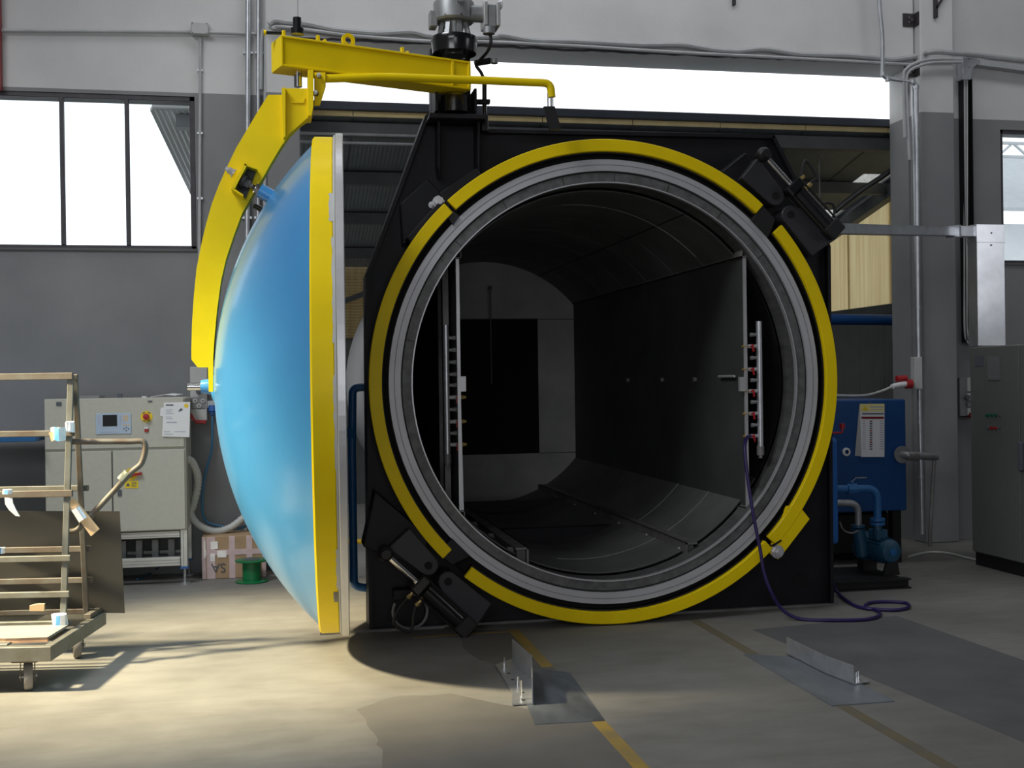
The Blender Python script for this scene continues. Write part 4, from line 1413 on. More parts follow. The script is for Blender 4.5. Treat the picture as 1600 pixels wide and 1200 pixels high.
MB().lathe([(0.022, 0), (0.022, 0.02), (0.026, 0.025), (0.024, 0.038), (0, 0.041)], es + V(0, -0.004, 0), V(0, -1, 0), n=20).build('mushroom_button', 'red', E)
for k in (55, 125, 240, 300):
    u = V(math.cos(R(k)), 0, math.sin(R(k)))
    MB().obox(es + V(0, -0.006, 0) + u * 0.038, u * 0.004, V(0, 0.001, 0), u.cross(V(0, 1, 0)) * 0.010).build('print_mark', 'ink', E)
rs = plate(CAB, 'reset_button', 226, 667, 232, 675, 'red', 0.014, bevel=0.002)
plate(rs, 'button_cap', 226, 667, 232, 670, 'plastic_white', 0.016)
plate(CAB, 'cam_lock', 88, 628, 96, 634, 'ink', 0.008)
plate(CAB, 'cam_lock', 231, 626, 238, 628, 'ink', 0.008)
plate(ld, 'cam_lock', 184, 765, 190, 775, 'ink', 0.01)
kb = P(205, 741, Y=CY - 0.006)
K = MB().cyl(kb, kb + V(0, -0.006, 0), 0.05, n=24).build('main_switch', 'sign_yellow', ld)
MB().bar(kb + V(-0.012, -0.02, -0.008), kb + V(0.085, -0.02, 0.006), 0.028, 0.02).cyl(kb, kb + V(0, -0.024, 0), 0.024, n=16).build('switch_handle', 'red', CAB)
wp = plate(ld, 'warning_plate', 195, 751, 216, 763, 'sign_yellow', 0.004)
t0 = P(200, 757, Y=CY - 0.011)
m_ = MB().prism([t0 + V(-0.016, 0, -0.014), t0 + V(0.016, 0, -0.014), t0 + V(0, 0, 0.016)], V(0, 0.001, 0)).build('warning_triangle', 'ink', CAB)
for k in range(4):
    plate(CAB, 'print_line', 205.5, 753.2 + k * 2.1, 213.5, 754.2 + k * 2.1, 'ink', 0.005, CY - 0.0065)
plate(CAB, 'handle_recess', 176.3, 705, 177.3, 820, 'ink', 0.001, CY + 0.011)
# stand
for y0, y1 in ((CY + 0.02, CY + 0.075), (CY + 0.46, CY + 0.515)):
    for yy, hgt in ((838, 0.055), (881, 0.075)):
        z = cp(200, yy).z
        MB().box(cx0 + 0.06, cx1 - 0.06, y0, y1, z - hgt / 2, z + hgt / 2).build('stand_rail', 'alu', CAB, bevel=0.004)
        for dz in (-0.012, 0.012):
            MB().box(cx0 + 0.06, cx1 - 0.06, y0 - 0.001, y0 + 0.002, z + dz - 0.002, z + dz + 0.002).build('rail_slot', 'pvc_dark', CAB)
    for x in (cx0, cx1 - 0.056):
        MB().box(x, x + 0.056, y0, y1, cp(200, 890).z, zb_).build('stand_leg', 'alu', CAB, bevel=0.004)
        MB().box(x + 0.02, x + 0.024, y0 - 0.001, y0 + 0.002, cp(200, 889).z, zb_ - 0.01).build('rail_slot', 'pvc_dark', CAB)
        MB().cyl(V(x + 0.028, (y0 + y1) / 2, 0), V(x + 0.028, (y0 + y1) / 2, 0.016), 0.045, n=16).cyl(V(x + 0.028, (y0 + y1) / 2, 0), V(x + 0.028, (y0 + y1) / 2, cp(200, 890).z), 0.010, n=8).build('levelling_foot', 'zinc', CAB)
        MB().box(x - 0.004, x + 0.06, y0, y1, cp(200, 893).z, cp(200, 890).z + 0.002).build('foot_cap', 'blue_plastic', CAB)
for k in range(7):
    xx = cx0 + 0.15 + k * 0.13
    MB().box(xx, xx + 0.05, CY + 0.2, CY + 0.3, cp(200, 878).z, cp(200, 850).z).build('component_block', 'pvc_dark', CAB)
MB().box(cx0 + 0.06, cx1 - 0.06, CY + 0.2, CY + 0.4, cp(200, 882).z, cp(200, 878).z).build('stand_shelf', 'pvc_dark', CAB)
# things on top of and taped to the cabinet
tz = zt_ + 0.0005
def top_plate(name, x0, x1, y0, y1, h, m, label, cat, bv=0.002):
    a, c = cp(x0, 620).x, cp(x1, 620).x
    return tag(MB().box(a, c, y0, y1, tz, tz + h).build(name, m, bevel=bv), label, cat)


top_plate('binder', 115, 152, CY + 0.1, CY + 0.4, 0.02, 'pvc_dark', 'flat dark folder lying on the cabinet top behind the trolley post', 'folder')
kt = MB().box(cp(182, 620).x, cp(189, 620).x, CY + 0.05, CY + 0.09, tz, tz + 0.035).build('camera_bracket', 'ink')
tag(kt, 'small black block standing on the cabinet top', 'bracket')
top_plate('tape_reel', 220, 227, CY + 0.05, CY + 0.12, 0.01, 'plastic_white', 'small white cap lying on the cabinet top', 'cap')
pap = MB()
A = [V(cp(235, 620).x, CY + 0.01, tz + 0.002), V(cp(258, 620).x, CY + 0.01, tz + 0.02), V(cp(275, 620).x, CY + 0.01, tz + 0.012)]
pap.strip(A, [p + V(0.04, 0.22, 0.006) for p in A], V(0, 0, 0.004))
tag(pap.build('paper_stack', 'paper'), 'loose white papers curling on top of the beige cabinet', 'papers')
PS = thing('notice_sheet', 'white printed sheet taped to the upper right of the beige cabinet', 'paper', P(275, 684, Y=CY - 0.02))
MB().prism(PP([(256, 629), (297, 628), (296, 683), (253, 682)], Y=CY - 0.02), V(0, 0.003, 0)).build('sheet', 'paper', PS)
MB().prism(PP([(251, 637), (258, 637), (258, 651), (250, 650)], Y=CY - 0.012), V(0, 0.003, 0)).build('sheet', 'paper', PS)


def mark(par, x0, y0, x1, y1, m, Y):
    MB().prism(PP([(x0, y0), (x1, y0), (x1, y1), (x0, y1)], Y=Y - 0.0012), V(0, 0.001, 0)).build('print_line', m, par)


for x0, y0, x1, y1, m in ((259, 632, 271, 634, 'ink'), (259, 640, 270, 641, 'ink_light'), (259, 643, 268, 644, 'ink_light'), (259, 646, 271, 647, 'ink_light'), (259, 651, 268, 652, 'ink_light'), (259, 653.5, 270, 654.5, 'ink_light'), (260, 659, 276, 661, 'ink_light'), (256, 674, 266, 675, 'ink_light'), (273, 674, 290, 675, 'ink_light'), (256, 678, 270, 679, 'ink_light')):
    mark(PS, x0, y0, x1, y1, m, CY - 0.02)
c = P(291, 634, Y=CY - 0.0215)
MB().cyl(c, c + V(0, 0.001, 0), 0.017, n=16).build('yellow_dot', 'sign_yellow', PS)
c = P(282, 641, Y=CY - 0.0215)
MB().prism([c + V(-0.018, 0, -0.012), c + V(0.004, 0, -0.006), c + V(0.02, 0, 0.004), c + V(0.006, 0, 0.018), c + V(-0.008, 0, 0.006)], V(0, 0.001, 0)).build('print_picture', 'ink', PS)

# socket and switch unit on the wall
SWU = thing('switch_unit', 'tall grey isolator with black knob and sockets on the wall beside the beige cabinet', 'switch box', P(313, 660, Y=WY))
yq = WY
plate(SWU, 'upper_box', 298, 573, 325, 599, 'plastic_grey', 0.09, yq, 0.006)
body = plate(SWU, 'isolator_body', 299, 602, 324, 657, 'plastic_grey', 0.10, yq, 0.006)
plate(body, 'socket_plate', 300.5, 620, 322.5, 639, 'pvc_dark', 0.105, yq, 0.004)
for x, y in ((305, 626), (317, 626), (311, 634)):
    c = P(x, y, Y=WY - 0.105)
    MB().cyl(c, c + V(0, -0.008, 0), 0.02, n=16).cyl(c, c + V(0, -0.01, 0), 0.008, n=8, m=1).build('socket', ['plastic_grey', 'ink'], body)
c = P(311, 611, Y=WY - 0.10)
MB().cyl(c, c + V(0, -0.03, 0), 0.027, n=16).bar(c + V(0, -0.035, 0), c + V(0.045, -0.035, -0.004), 0.02, 0.018).build('rotary_knob', 'ink', body)
MB().prism(PP([(299, 645), (305, 656), (322, 657), (322, 662), (306, 662), (297, 652)], Y=WY - 0.12), V(0, 0.03, 0)).build('red_hatch', 'red', SWU, bevel=0.004)
# blue plug and its cable
PLG = thing('socket_outlet', 'grey wall outlet with a blue plug pushed in from below, under the yellow arm', 'outlet', P(333, 645, Y=WY))
plate(PLG, 'outlet_box', 324, 626, 341, 637, 'plastic_grey', 0.08, WY, 0.005)
plate(PLG, 'mounting_rail', 334, 573, 342, 626, 'zinc', 0.03, WY)
c = P(332, 634, Y=WY - 0.07)
MB().cyl(c, c + V(0, -0.01, -0.05), 0.036, n=16).cyl(c + V(0, -0.01, -0.05), c + V(0, -0.012, -0.085), 0.03, 0.014, n=16).build('plug', 'blue_plastic', PLG)
cable('power_cable', [P(332, 650, Y=WY - 0.08), P(331, 700, Y=WY - 0.08), P(322, 735, Y=WY - 0.1), P(316, 775, Y=WY - 0.12), P(320, 812, Y=WY - 0.14), P(345, 822, Y=WY - 0.16), P(375, 825, Y=WY - 0.16), P(400, 812, Y=WY - 0.12), P(415, 800, Y=WY - 0.1)], 0.011, 'hose_blue', 'thin blue cable hanging from the blue plug to the floor hose')
cable('thin_cable', [P(376, 755, Y=WY - 0.06), P(373, 775, Y=WY - 0.06), P(377, 793, Y=WY - 0.06), P(386, 790, Y=WY - 0.05), P(394, 770, Y=WY - 0.05)], 0.008, 'hose_blue', 'small loop of dark cable on the wall beside the dome')
hs = [P(291, 717, Y=10.05), P(300, 722, Y=10.1), P(308, 740, Y=10.15), P(309, 760, Y=10.2), P(302, 790, Y=10.25), P(298, 802, Y=10.26), P(310, 820, Y=10.26), P(335, 830, Y=10.26), P(360, 824, Y=10.28), P(383, 806, Y=10.3), P(400, 788, Y=10.35)]
fine = smooth_path(hs, 9)
b = MB()
i = 0
b.tube(fine, 0.029, 10)
for j in range(2, len(fine) - 2, 2):
    d = (fine[j + 1] - fine[j]).normalized() * 0.006
    b.cyl(fine[j] - d, fine[j] + d, 0.033, n=12)
tag(b.build('corrugated_hose', 'cable_white'), 'pale corrugated hose looping from the beige cabinet to the wall', 'hose')

# blue bench edge at the far left
bz = P(30, 683, Y=9.9).z
BN = thing('workbench', 'blue steel bench edge behind the trolley at the left', 'bench', (-3.2, 10.1, 0))
MB().box(-4.3, cx0 - 0.03, 9.7, 10.4, bz - 0.03, bz + 0.02).build('bench_top', 'blue_paint', BN, bevel=0.004)
for x in (-4.2, -2.75):
    for y in (9.75, 10.3):
        MB().box(x, x + 0.06, y, y + 0.06, 0, bz - 0.03).build('leg', 'blue_paint', BN)

# carton
q0c, q1c = P(316, 902, Y=10.1), P(416, 902, Y=10.1)
zc1 = P(360, 837, Y=10.1).z
CB = thing('carton', 'cardboard carton strapped with pink tape, on the floor beside the dome', 'box', ((q0c.x + q1c.x) / 2, 10.25, 0))
MB().box(q0c.x, q1c.x, 10.1, 10.42, 0, zc1).build('carton_body', 'cardboard', CB, bevel=0.006)
wd = q1c.x - q0c.x
for f, ww in ((0.03, 0.03), (0.14, 0.07), (0.47, 0.05), (0.74, 0.05), (0.97, 0.03)):
    MB().box(q0c.x + wd * f - ww / 2, q0c.x + wd * f + ww / 2, 10.096, 10.1, 0.003, zc1 - 0.003).build('tape_strip', 'tape_pink', CB)
MB().box(q0c.x, q1c.x, 10.095, 10.099, zc1 * 0.55, zc1 * 0.68).build('tape_strip', 'tape_pink', CB)
for f0, f1, g0, g1 in ((0.14, 0.25, 0.70, 0.88), (0.13, 0.2, 0.42, 0.6), (0.24, 0.38, 0.5, 0.66), (0.03, 0.06, 0.5, 0.9)):
    MB().box(q0c.x + wd * f0, q0c.x + wd * f1, 10.0935, 10.0945, zc1 * g0, zc1 * g1).build('film_patch', 'film', CB)
text_mesh('lettering', 'SA', 0.11, 'ink', facing(V(q0c.x + wd * 0.255, 10.0935, zc1 * 0.27), turn=R(180)), CB)
# green reel
gp = P(394, 907, Z=0)
GR = thing('wire_reel', 'empty green plastic wire reel standing on the floor', 'reel', (gp.x, 9.9, 0))
g0 = V(gp.x, 9.88, 0)
rr = 0.138
zt2 = P(394, 874, Y=9.88).z
for z in (0.0, zt2 - 0.014):
    MB().lathe([(0, z), (rr - 0.006, z), (rr, z + 0.004), (rr, z + 0.010), (rr - 0.006, z + 0.014), (0, z + 0.014)], g0, V(0, 0, 1), n=36).build('reel_flange', 'green', GR)
MB().cyl(g0 + V(0, 0, 0.014), g0 + V(0, 0, zt2 - 0.014), 0.077, n=28).build('reel_core', 'green', GR)
MB().cyl(g0 + V(0, 0, zt2), g0 + V(0, 0, zt2 + 0.002), 0.07, n=24).build('reel_bore', 'ink', GR)
tag(cable('floor_cable', [P(215, 905, Z=0.01), P(240, 893, Z=0.02), P(262, 872, Y=10.2), P(268, 860, Y=10.2)], 0.009, 'hose_blue'), 'blue cable running under the beige cabinet stand', 'cable')

# ---------------------------------------------------------------- trolley
TR = thing('trolley', 'rusty steel sheet trolley with A-frame rack and bent push handle', 'trolley', (-1.6, 7.0, 0))
TO = V(-1.255, 6.56, 0)
te = V(-0.988, 0.155, 0)      # to the left along the trolley
td = V(0.155, 0.988, 0)       # to the back


def T(u, v, z):
    return TO + te * u + td * v + V(0, 0, z)


def tb(u0, u1, v0, v1, z0, z1, name, m, par=TR, bevel=0.003):
    c = T((u0 + u1) / 2, (v0 + v1) / 2, (z0 + z1) / 2)
    return MB().obox(c, te * (u1 - u0) / 2, td * (v1 - v0) / 2, V(0, 0, (z1 - z0) / 2)).build(name, m, par, bevel=bevel)


Z0, Z1 = 0.175, 0.255
TL = 1.75
tb(0, TL, 0, 0.05, Z0, Z1, 'frame_beam', 'cart_steel')
tb(0, TL, 0.90, 0.95, Z0, Z1, 'frame_beam', 'cart_steel')
tb(0, 0.05, 0.05, 0.90, Z0, Z1, 'frame_beam', 'cart_steel')
tb(TL - 0.05, TL, 0.05, 0.90, Z0, Z1, 'frame_beam', 'cart_steel')
tb(0.05, TL - 0.05, 0.42, 0.47, Z0 + 0.02, Z1 - 0.002, 'cross_beam', 'cart_steel')
tb(0.02, 0.06, 0.72, 0.94, Z1, Z1 + 0.03, 'frame_beam', 'cart_rust')
# board with torn front edge
n = 22
A, B = [], []
for k in range(n + 1):
    u = 0.06 + (TL - 0.1) * k / n
    A.append(T(u, 0.12 + random.uniform(-0.012, 0.012), Z1 + 0.012))
    B.append(T(u, 0.45, Z1 + 0.012))
MB().strip(A, B, V(0, 0, 0.014)).build('deck_board', 'wood_board', TR)
MB().strip([p + V(0, 0, -0.012) for p in A], [p + td * 0.02 + V(0, 0, -0.012) for p in A], V(0, 0, 0.025)).build('board_edge', 'wood_raw', TR)
tb(0.25, 0.9, 0.05, 0.13, Z1 - 0.004, Z1 + 0.008, 'deck_strip', 'cart_steel')
# casters
for u, v in ((0.16, 0.1), (0.14, 0.83), (TL - 0.14, 0.1), (TL - 0.14, 0.83)):
    c = T(u, v, 0.075)
    cs = tb(u - 0.07, u + 0.07, v - 0.06, v + 0.06, Z0 - 0.015, Z0, 'caster_plate', 'cart_rust')
    axl = (te * 0.9 + td * -0.35).normalized()
    fw_ = V(-axl.y, axl.x, 0)
    q = MB()
    q.lathe([(0.02, -0.024), (0.052, -0.024), (0.070, -0.022), (0.075, -0.014), (0.075, 0.014), (0.070, 0.022), (0.052, 0.024), (0.02, 0.024)], c, axl, n=32, marks=[1, 1, 0, 0, 0, 1, 1])
    q.build('caster_wheel', ['caster_rubber', 'cart_rust'], cs)
    for s in (-1, 1):
        MB().prism([c + axl * s * 0.036 + fw_ * 0.03 + V(0, 0, -0.02), c + axl * s * 0.036 - fw_ * 0.02 + V(0, 0, -0.02), c + axl * s * 0.036 - fw_ * 0.05 + V(0, 0, 0.086), c + axl * s * 0.036 + fw_ * 0.03 + V(0, 0, 0.086)], axl * 0.005).build('caster_fork', 'cart_rust', cs)
    MB().cyl(c - axl * 0.046, c + axl * 0.046, 0.009, n=8).build('caster_axle', 'zinc', cs)
# A-frame
ZT = P(105, 585, Y=7.2).z
fb, ft = T(0.115, 0.52, Z1), T(0.095, 0.66, ZT)
rb, rtp = T(0.085, 0.84, Z1), T(0.085, 0.70, ZT)
for uoff in (0.0, 1.45):
    MB().bar(fb + te * uoff, ft + te * uoff, 0.034, 0.034).build('rack_post', 'cart_steel', TR, bevel=0.003)
    MB().bar(rb + te * uoff, rtp + te * uoff, 0.030, 0.034).build('rack_post', 'cart_rust', TR, bevel=0.003)


def rail(z, front, h, m, ext=0.04):
    t = (z - Z1) / (ZT - Z1)
    p = (fb.lerp(ft, t) - td * 0.026) if front else (rb.lerp(rtp, t) + td * 0.026)
    MB().bar(p - te * ext, p + te * 1.6, 0.022, h).build('rack_rail', m, TR, bevel=0.003)


zr = lambda y, Y=7.15: P(60, y, Y=Y).z
rail(ZT - 0.01, True, 0.04, 'cart_rust', 0.02)
rail(zr(678), True, 0.035, 'cart_rust')
rail(zr(772), True, 0.04, 'cart_rust')
rail(zr(872), True, 0.035, 'cart_steel')
rail(zr(927), True, 0.035, 'cart_steel')
rail(zr(766, 7.3), False, 0.035, 'cart_steel')
rail(zr(860, 7.4), False, 0.035, 'cart_rust')
rail(zr(910, 7.4), False, 0.035, 'cart_rust')
rail(zr(960, 7.4), False, 0.03, 'cart_rust')
tb(0.06, 1.6, 0.48, 0.51, Z1 + 0.012, Z1 + 0.04, 'rack_sill', 'cart_steel')
# push handle
hp = PP([(108, 690), (150, 690), (200, 690), (226, 692), (222, 722), (205, 738), (180, 765), (150, 797), (120, 828), (100, 829)], Y=7.2)
MB().tube(smooth_path(hp, 5), 0.018, 10).build('push_handle', 'cart_rust', TR)
MB().cyl(P(199, 738, Y=7.2), P(188, 750, Y=7.2), 0.0225, n=12).build('cream_tape', 'tape_cream', TR)
MB().cyl(P(118, 794, Y=7.16), P(130, 812, Y=7.16), 0.03, n=10).build('clear_tape', 'film', TR)
MB().prism(PP([(104, 785), (115, 778), (155, 827), (142, 838)], Y=7.15), V(0.0, 0.02, 0)).build('cardboard_pad', 'cardboard_light', TR)


def wrap(pxy, r, h, m, par=TR, Y=7.05, m2='tape_blue'):
    c = P(*pxy, Y=Y)
    b = MB()
    n = 9
    for k in range(n):
        t = 2 * math.pi * k / n
        for z in (-1, 1):
            rr_ = r * random.uniform(0.75, 1.2)
            b.v.append(c + V(rr_ * math.cos(t), rr_ * math.sin(t), z * h * random.uniform(0.8, 1.1)))
    for k in range(n):
        l = (k + 1) % n
        b.face([2 * k, 2 * l, 2 * l + 1, 2 * k + 1], 1 if k == 6 else 0)
    b.face([2 * k for k in range(n)][::-1])
    b.face([2 * k + 1 for k in range(n)])
    return b.build('tape_wrap', [m, m2], par)


wrap((94, 968), 0.042, 0.034, 'tape_white', Y=7.03)
wrap((92, 678), 0.04, 0.04, 'tape_white', Y=7.08)
wrap((109, 667), 0.025, 0.032, 'tape_white', Y=7.14, m2='tape_white')
wrap((12, 768), 0.028, 0.014, 'tape_white', Y=7.08)
wrap((2, 860), 0.02, 0.018, 'tape_white', Y=7.06)
MB().prism(PP([(76, 676), (84, 674), (86, 688), (80, 689)], Y=7.06), V(0, 0.03, 0)).build('cardboard_pad', 'cardboard_light', TR)
MB().strip(PP([(7, 778), (8, 788), (14, 797), (24, 806)], Y=7.06), PP([(19, 778), (20, 786), (24, 795), (31, 807)], Y=7.06), V(0, 0.012, 0)).build('hanging_tape', 'tape_white', TR)
MB().prism(PP([(46, 955), (46, 947), (58, 944), (69, 944), (69, 955)], Y=7.3), V(0, 0.03, 0)).build('wood_scrap', 'cardboard_light', TR)
# sheet leaning on the rack
SH = MB().prism([P(-260, 955, Y=7.50), P(195, 958, Y=7.50), P(187, 799, Y=7.44), P(-260, 797, Y=7.44)], V(0, 0.006, 0)).build('metal_sheet', 'sheet_dark')
tag(SH, 'large dark grey metal sheet standing on the trolley behind its rack', 'metal sheet')


# ================================================================ RIGHT BAY
# pipes on the right pillar
yp = 10.2
gp_ = thing('galvanised_pipe', 'shiny galvanised pipe dropping from the roof and down beside the right pillar', 'pipe', P(1442, 840, Y=yp))
MB().tube(bent([P(1371, -40, Y=yp), P(1375, 20, Y=yp), P(1379, 60, Y=yp), P(1379, 121, Y=yp), P(1432, 129, Y=yp), P(1434, 500, Y=yp), P(1441, 835, Y=yp)], 0.06), 0.020, 12).build('tube', 'zinc', gp_)
for x, y in ((1380, 116), (1387, 124), (1426, 128), (1432, 136), (1434, 480), (1437, 660), (1439, 745)):
    q = P(x, y, Y=yp)
    MB().cyl(q - V(0.0, 0, 0.018), q + V(0.0, 0, 0.018), 0.026, n=12).build('fitting', 'zinc', gp_)
tag(MB().cyl(P(1426, 135, Y=yp + 0.05), P(1434, 560, Y=yp + 0.05), 0.014, n=10).build('thin_pipe', 'zinc'), 'thin pipe running right behind the shiny pipe at the pillar', 'pipe')
tag(MB().tube(bent([P(1452, 712, Y=10.1), P(1460, 712, Y=10.1), P(1457, 760, Y=10.1), P(1453, 835, Y=10.1), V(P(1453, 835, Y=10.1).x, 10.1, 0.0)], 0.04), 0.018, 10).build('drain_pipe', 'steel_dirty'), 'dull steel pipe looping down in front of the right pillar foot', 'pipe')
# black angle brackets under the roof beams
for x0, y0, nm in ((1410, 21, 'black bolted angle bracket beside the pillar near the top'), (1412, 100, 'black bolted angle bracket half hidden behind the hoses at the pillar')):
    a = P(x0, y0, Y=LY)
    xr = cr0
    zl = 0.13
    BR = thing('angle_bracket', nm, 'bracket', (xr, LY, a.z - zl))
    MB().box(a.x, xr, LY - 0.012, LY, a.z - zl, a.z).build('wall_leg', 'dark_bracket', BR, bevel=0.002)
    MB().box(xr - 0.012, xr, 10.29, LY, a.z - zl, a.z).build('pillar_leg', 'dark_bracket', BR, bevel=0.002)
    for dx, dz in ((0.06, 0.35), (0.09, 0.5), (0.06, 0.68)):
        MB().cyl(V(a.x + dx, LY - 0.025, a.z - zl * dz), V(a.x + dx, LY - 0.012, a.z - zl * dz), 0.010, n=6).build('bolt', 'steel_dirty', BR)
b = MB()
c = P(1462, 28, Y=10.26)
b.box(c.x - 0.014, c.x + 0.014, 10.24, 10.28, c.z, c.z + 0.5)
b.bar(V(c.x, 10.25, c.z + 0.09), V(c.x + 0.25, 10.25, c.z + 0.45), 0.02, 0.02)
tag(b.build('hanging_bracket', 'dark_bracket'), 'thin dark bracket on the pillar face at the top edge', 'bracket')
c = P(1147, 8, Y=LY - 0.02)
tag(MB().box(c.x - 0.012, c.x + 0.012, LY - 0.04, LY, c.z, c.z + 0.3).build('hook', 'dark_bracket'), 'small dark hook high on the lintel at the top edge', 'hook')
# cable tray fitting and hanging channel
yt_ = WY - 0.12
TRY = thing('cable_tray', 'galvanised wall tray with a bright elbow cover at the far right', 'cable tray', P(1560, 105, Y=yt_))
MB().prism(PP([(1504, 89), (1528, 91), (1528, 100), (1520, 106), (1517, 120), (1505, 120)], Y=yt_), V(0, 0.1, 0)).build('elbow_cover', 'zinc_plate', TRY, bevel=0.003)
MB().prism(PP([(1503, 119), (1517, 119), (1517, 124), (1503, 124)], Y=yt_ - 0.004), V(0, 0.1, 0)).build('end_collar', 'zinc_plate', TRY)
MB().prism(PP([(1528, 92), (1680, 112), (1680, 121), (1528, 101)], Y=yt_ + 0.01), V(0, 0.09, 0)).build('tray_run', 'pipe_grey', TRY)
for x, y in ((1514, 92), (1514, 105), (1530, 94), (1530, 98)):
    c = P(x, y, Y=yt_)
    MB().cyl(c, c + V(0, -0.004, 0), 0.005, n=8).build('screw', 'ink', TRY)
chx0, chx1 = P(1501, 300, Y=WY - 0.02).x, P(1516, 300, Y=WY - 0.02).x
zt3, zb3 = P(1510, 124, Y=WY - 0.05).z, P(1510, 535, Y=WY - 0.05).z
tag(MB().box(chx0, chx1, WY - 0.02, WY - 0.002, zb3, zt3).box(chx0, chx0 + 0.008, WY - 0.08, WY - 0.02, zb3, zt3).box(chx1 - 0.008, chx1, WY - 0.08, WY - 0.02, zb3, zt3).build('cable_channel', 'black'), 'open black cable channel hanging below the bright elbow cover', 'cable channel')
for i, (x0, x1) in enumerate(((1507, 1505), (1509, 1509), (1511, 1512))):
    cable('channel_cable', PP([(x0, 122), (x0, 300), (x0 - 0.5, 480), (x0, 515), (x1 + 4, 530), (x1 + 9, 537)], Y=WY - 0.07), 0.009, 'cable_white' if i != 1 else 'pvc_dark', ('leftmost grey', 'dark middle', 'rightmost grey')[i] + ' cable in the black channel right of the pillar')

# tall grey cabinet seen from its door side
KX = P(1519, 882, Z=0).x
ky1 = P(1519, 882, Z=0).y
ky0 = ky1 - 1.6
kz = P(1518, 541, Y=ky1).z
KC = thing('switch_cabinet', 'tall grey switch cabinet, darkened for shade, standing at the right edge', 'electrical cabinet', (KX + 0.3, (ky0 + ky1) / 2, 0))
MB().box(KX + 0.02, KX + 0.62, ky0, ky1, 0.11, kz - 0.006).build('carcass', 'cab_grey_shaded', KC, bevel=0.006)
MB().box(KX + 0.03, KX + 0.6, ky0 + 0.01, ky1 - 0.01, 0, 0.11).build('plinth', 'black', KC)
kpx = lambda x, y: P(x, y, X=KX)
yj = kpx(1594, 700).y
dA = MB().box(KX, KX + 0.02, yj + 0.004, ky1 - 0.006, 0.12, kz - 0.012).build('cabinet_door', 'cab_grey_shaded', KC, bevel=0.004)
dB = MB().box(KX, KX + 0.02, ky0 + 0.006, yj - 0.004, 0.12, kz - 0.012).build('cabinet_door', 'cab_grey_shaded', KC, bevel=0.004)


def kplate(par, name, x0, y0, x1, y1, m, d=0.006, bevel=0.0):
    a, c = kpx(x0, y0), kpx(x1, y1)
    return MB().box(KX - d, KX, min(a.y, c.y), max(a.y, c.y), min(a.z, c.z), max(a.z, c.z)).build(name, m, par, bevel=bevel)


kplate(dA, 'name_plate', 1523, 557, 1537, 572, 'ink', 0.004)
gr_ = kplate(dA, 'vent_grille', 1543, 556, 1564, 595, 'cab_grey_shaded', 0.006, 0.002)
a, c = kpx(1544.5, 558), kpx(1562.5, 592)
for k in range(12):
    z = a.z + (c.z - a.z) * (k + 0.5) / 12
    MB().box(KX - 0.009, KX - 0.005, min(a.y, c.y), max(a.y, c.y), z - 0.006, z + 0.003).build('louvre', 'pvc_dark', gr_)
for k in range(4):
    for row, m in ((649, 'green_lamp'), (669, 'red')):
        q = kpx(1544 + k * 6.3, row)
        mm = 'ink' if (row == 669 and k in (0, 3)) or (row == 649 and k == 3) else m
        MB().cyl(q, q + V(-0.018, 0, 0), 0.013 if k < 3 else 0.009, n=12).build('indicator_lamp', mm, dA)
q = kpx(1597, 710)
MB().box(KX - 0.03, KX, q.y - 0.03, q.y + 0.02, q.z - 0.13, q.z + 0.1).build('door_handle', 'ink', dB, bevel=0.006)
# vertical trunk and level tray feeding the autoclave
TK = thing('cable_duct', 'shiny galvanised upright cable trunk rising from the right cabinet', 'cable duct', (KX + 0.2, 8.98, kz))
ty = 8.93
tx0, tx1 = P(1527, 440, Y=ty).x, P(1570, 440, Y=ty).x
tzt = P(1540, 351, Y=ty).z
MB().box(tx0, tx1, ty, ty + 0.14, kz, tzt).build('duct_body', 'zinc_plate', TK, bevel=0.002)
zz = P(1540, 379, Y=ty).z
MB().box(tx0 - 0.003, tx1 + 0.003, ty - 0.004, ty + 0.143, zz, tzt + 0.003).build('duct_cap', 'zinc_plate', TK, bevel=0.002)
for y in (364, 383):
    c = P(1549, y, Y=ty - 0.004)
    MB().cyl(c, c + V(0, -0.004, 0), 0.007, n=8).build('rivet', 'cart_rust', TK)
L0, L1 = P(1296, 357, Y=7.86), P(1500, 362, Y=ty + 0.05)
TY = thing('level_tray', 'bright galvanised tray spanning from the autoclave to the upright trunk', 'cable tray', (L1.x, L1.y, L1.z))
dt = (L1 - L0).normalized()
sdt = V(-dt.y, dt.x, 0).normalized()
MB().obox((L0 + L1) / 2 + V(0, 0, -0.03) + sdt * 0.04, (L1 - L0) / 2, sdt * 0.05, V(0, 0, 0.003)).obox((L0 + L1) / 2 - sdt * 0.01, (L1 - L0) / 2, sdt * 0.003, V(0, 0, 0.034)).obox((L0 + L1) / 2 + sdt * 0.09, (L1 - L0) / 2, sdt * 0.003, V(0, 0, 0.034)).obox((L0 + L1) / 2 + V(0, 0, 0.036) + sdt * 0.04, (L1 - L0) / 2, sdt * 0.056, V(0, 0, 0.003)).build('tray_body', 'zinc', TY)
MB().obox(L1.lerp(V(tx0, ty + 0.07, L1.z), 0.5) + V(0.0, 0, 0), (V(tx0, ty + 0.07, L1.z) - L1) / 2 + V(0.03, 0, 0), V(0, 0.05, 0), V(0, 0, 0.045)).build('tray_elbow', 'zinc_plate', TY, bevel=0.004)
MB().obox(L1 - dt * 0.12, dt * 0.02, sdt * 0.06, V(0, 0, 0.05)).build('tray_joint', 'zinc_plate', TY)

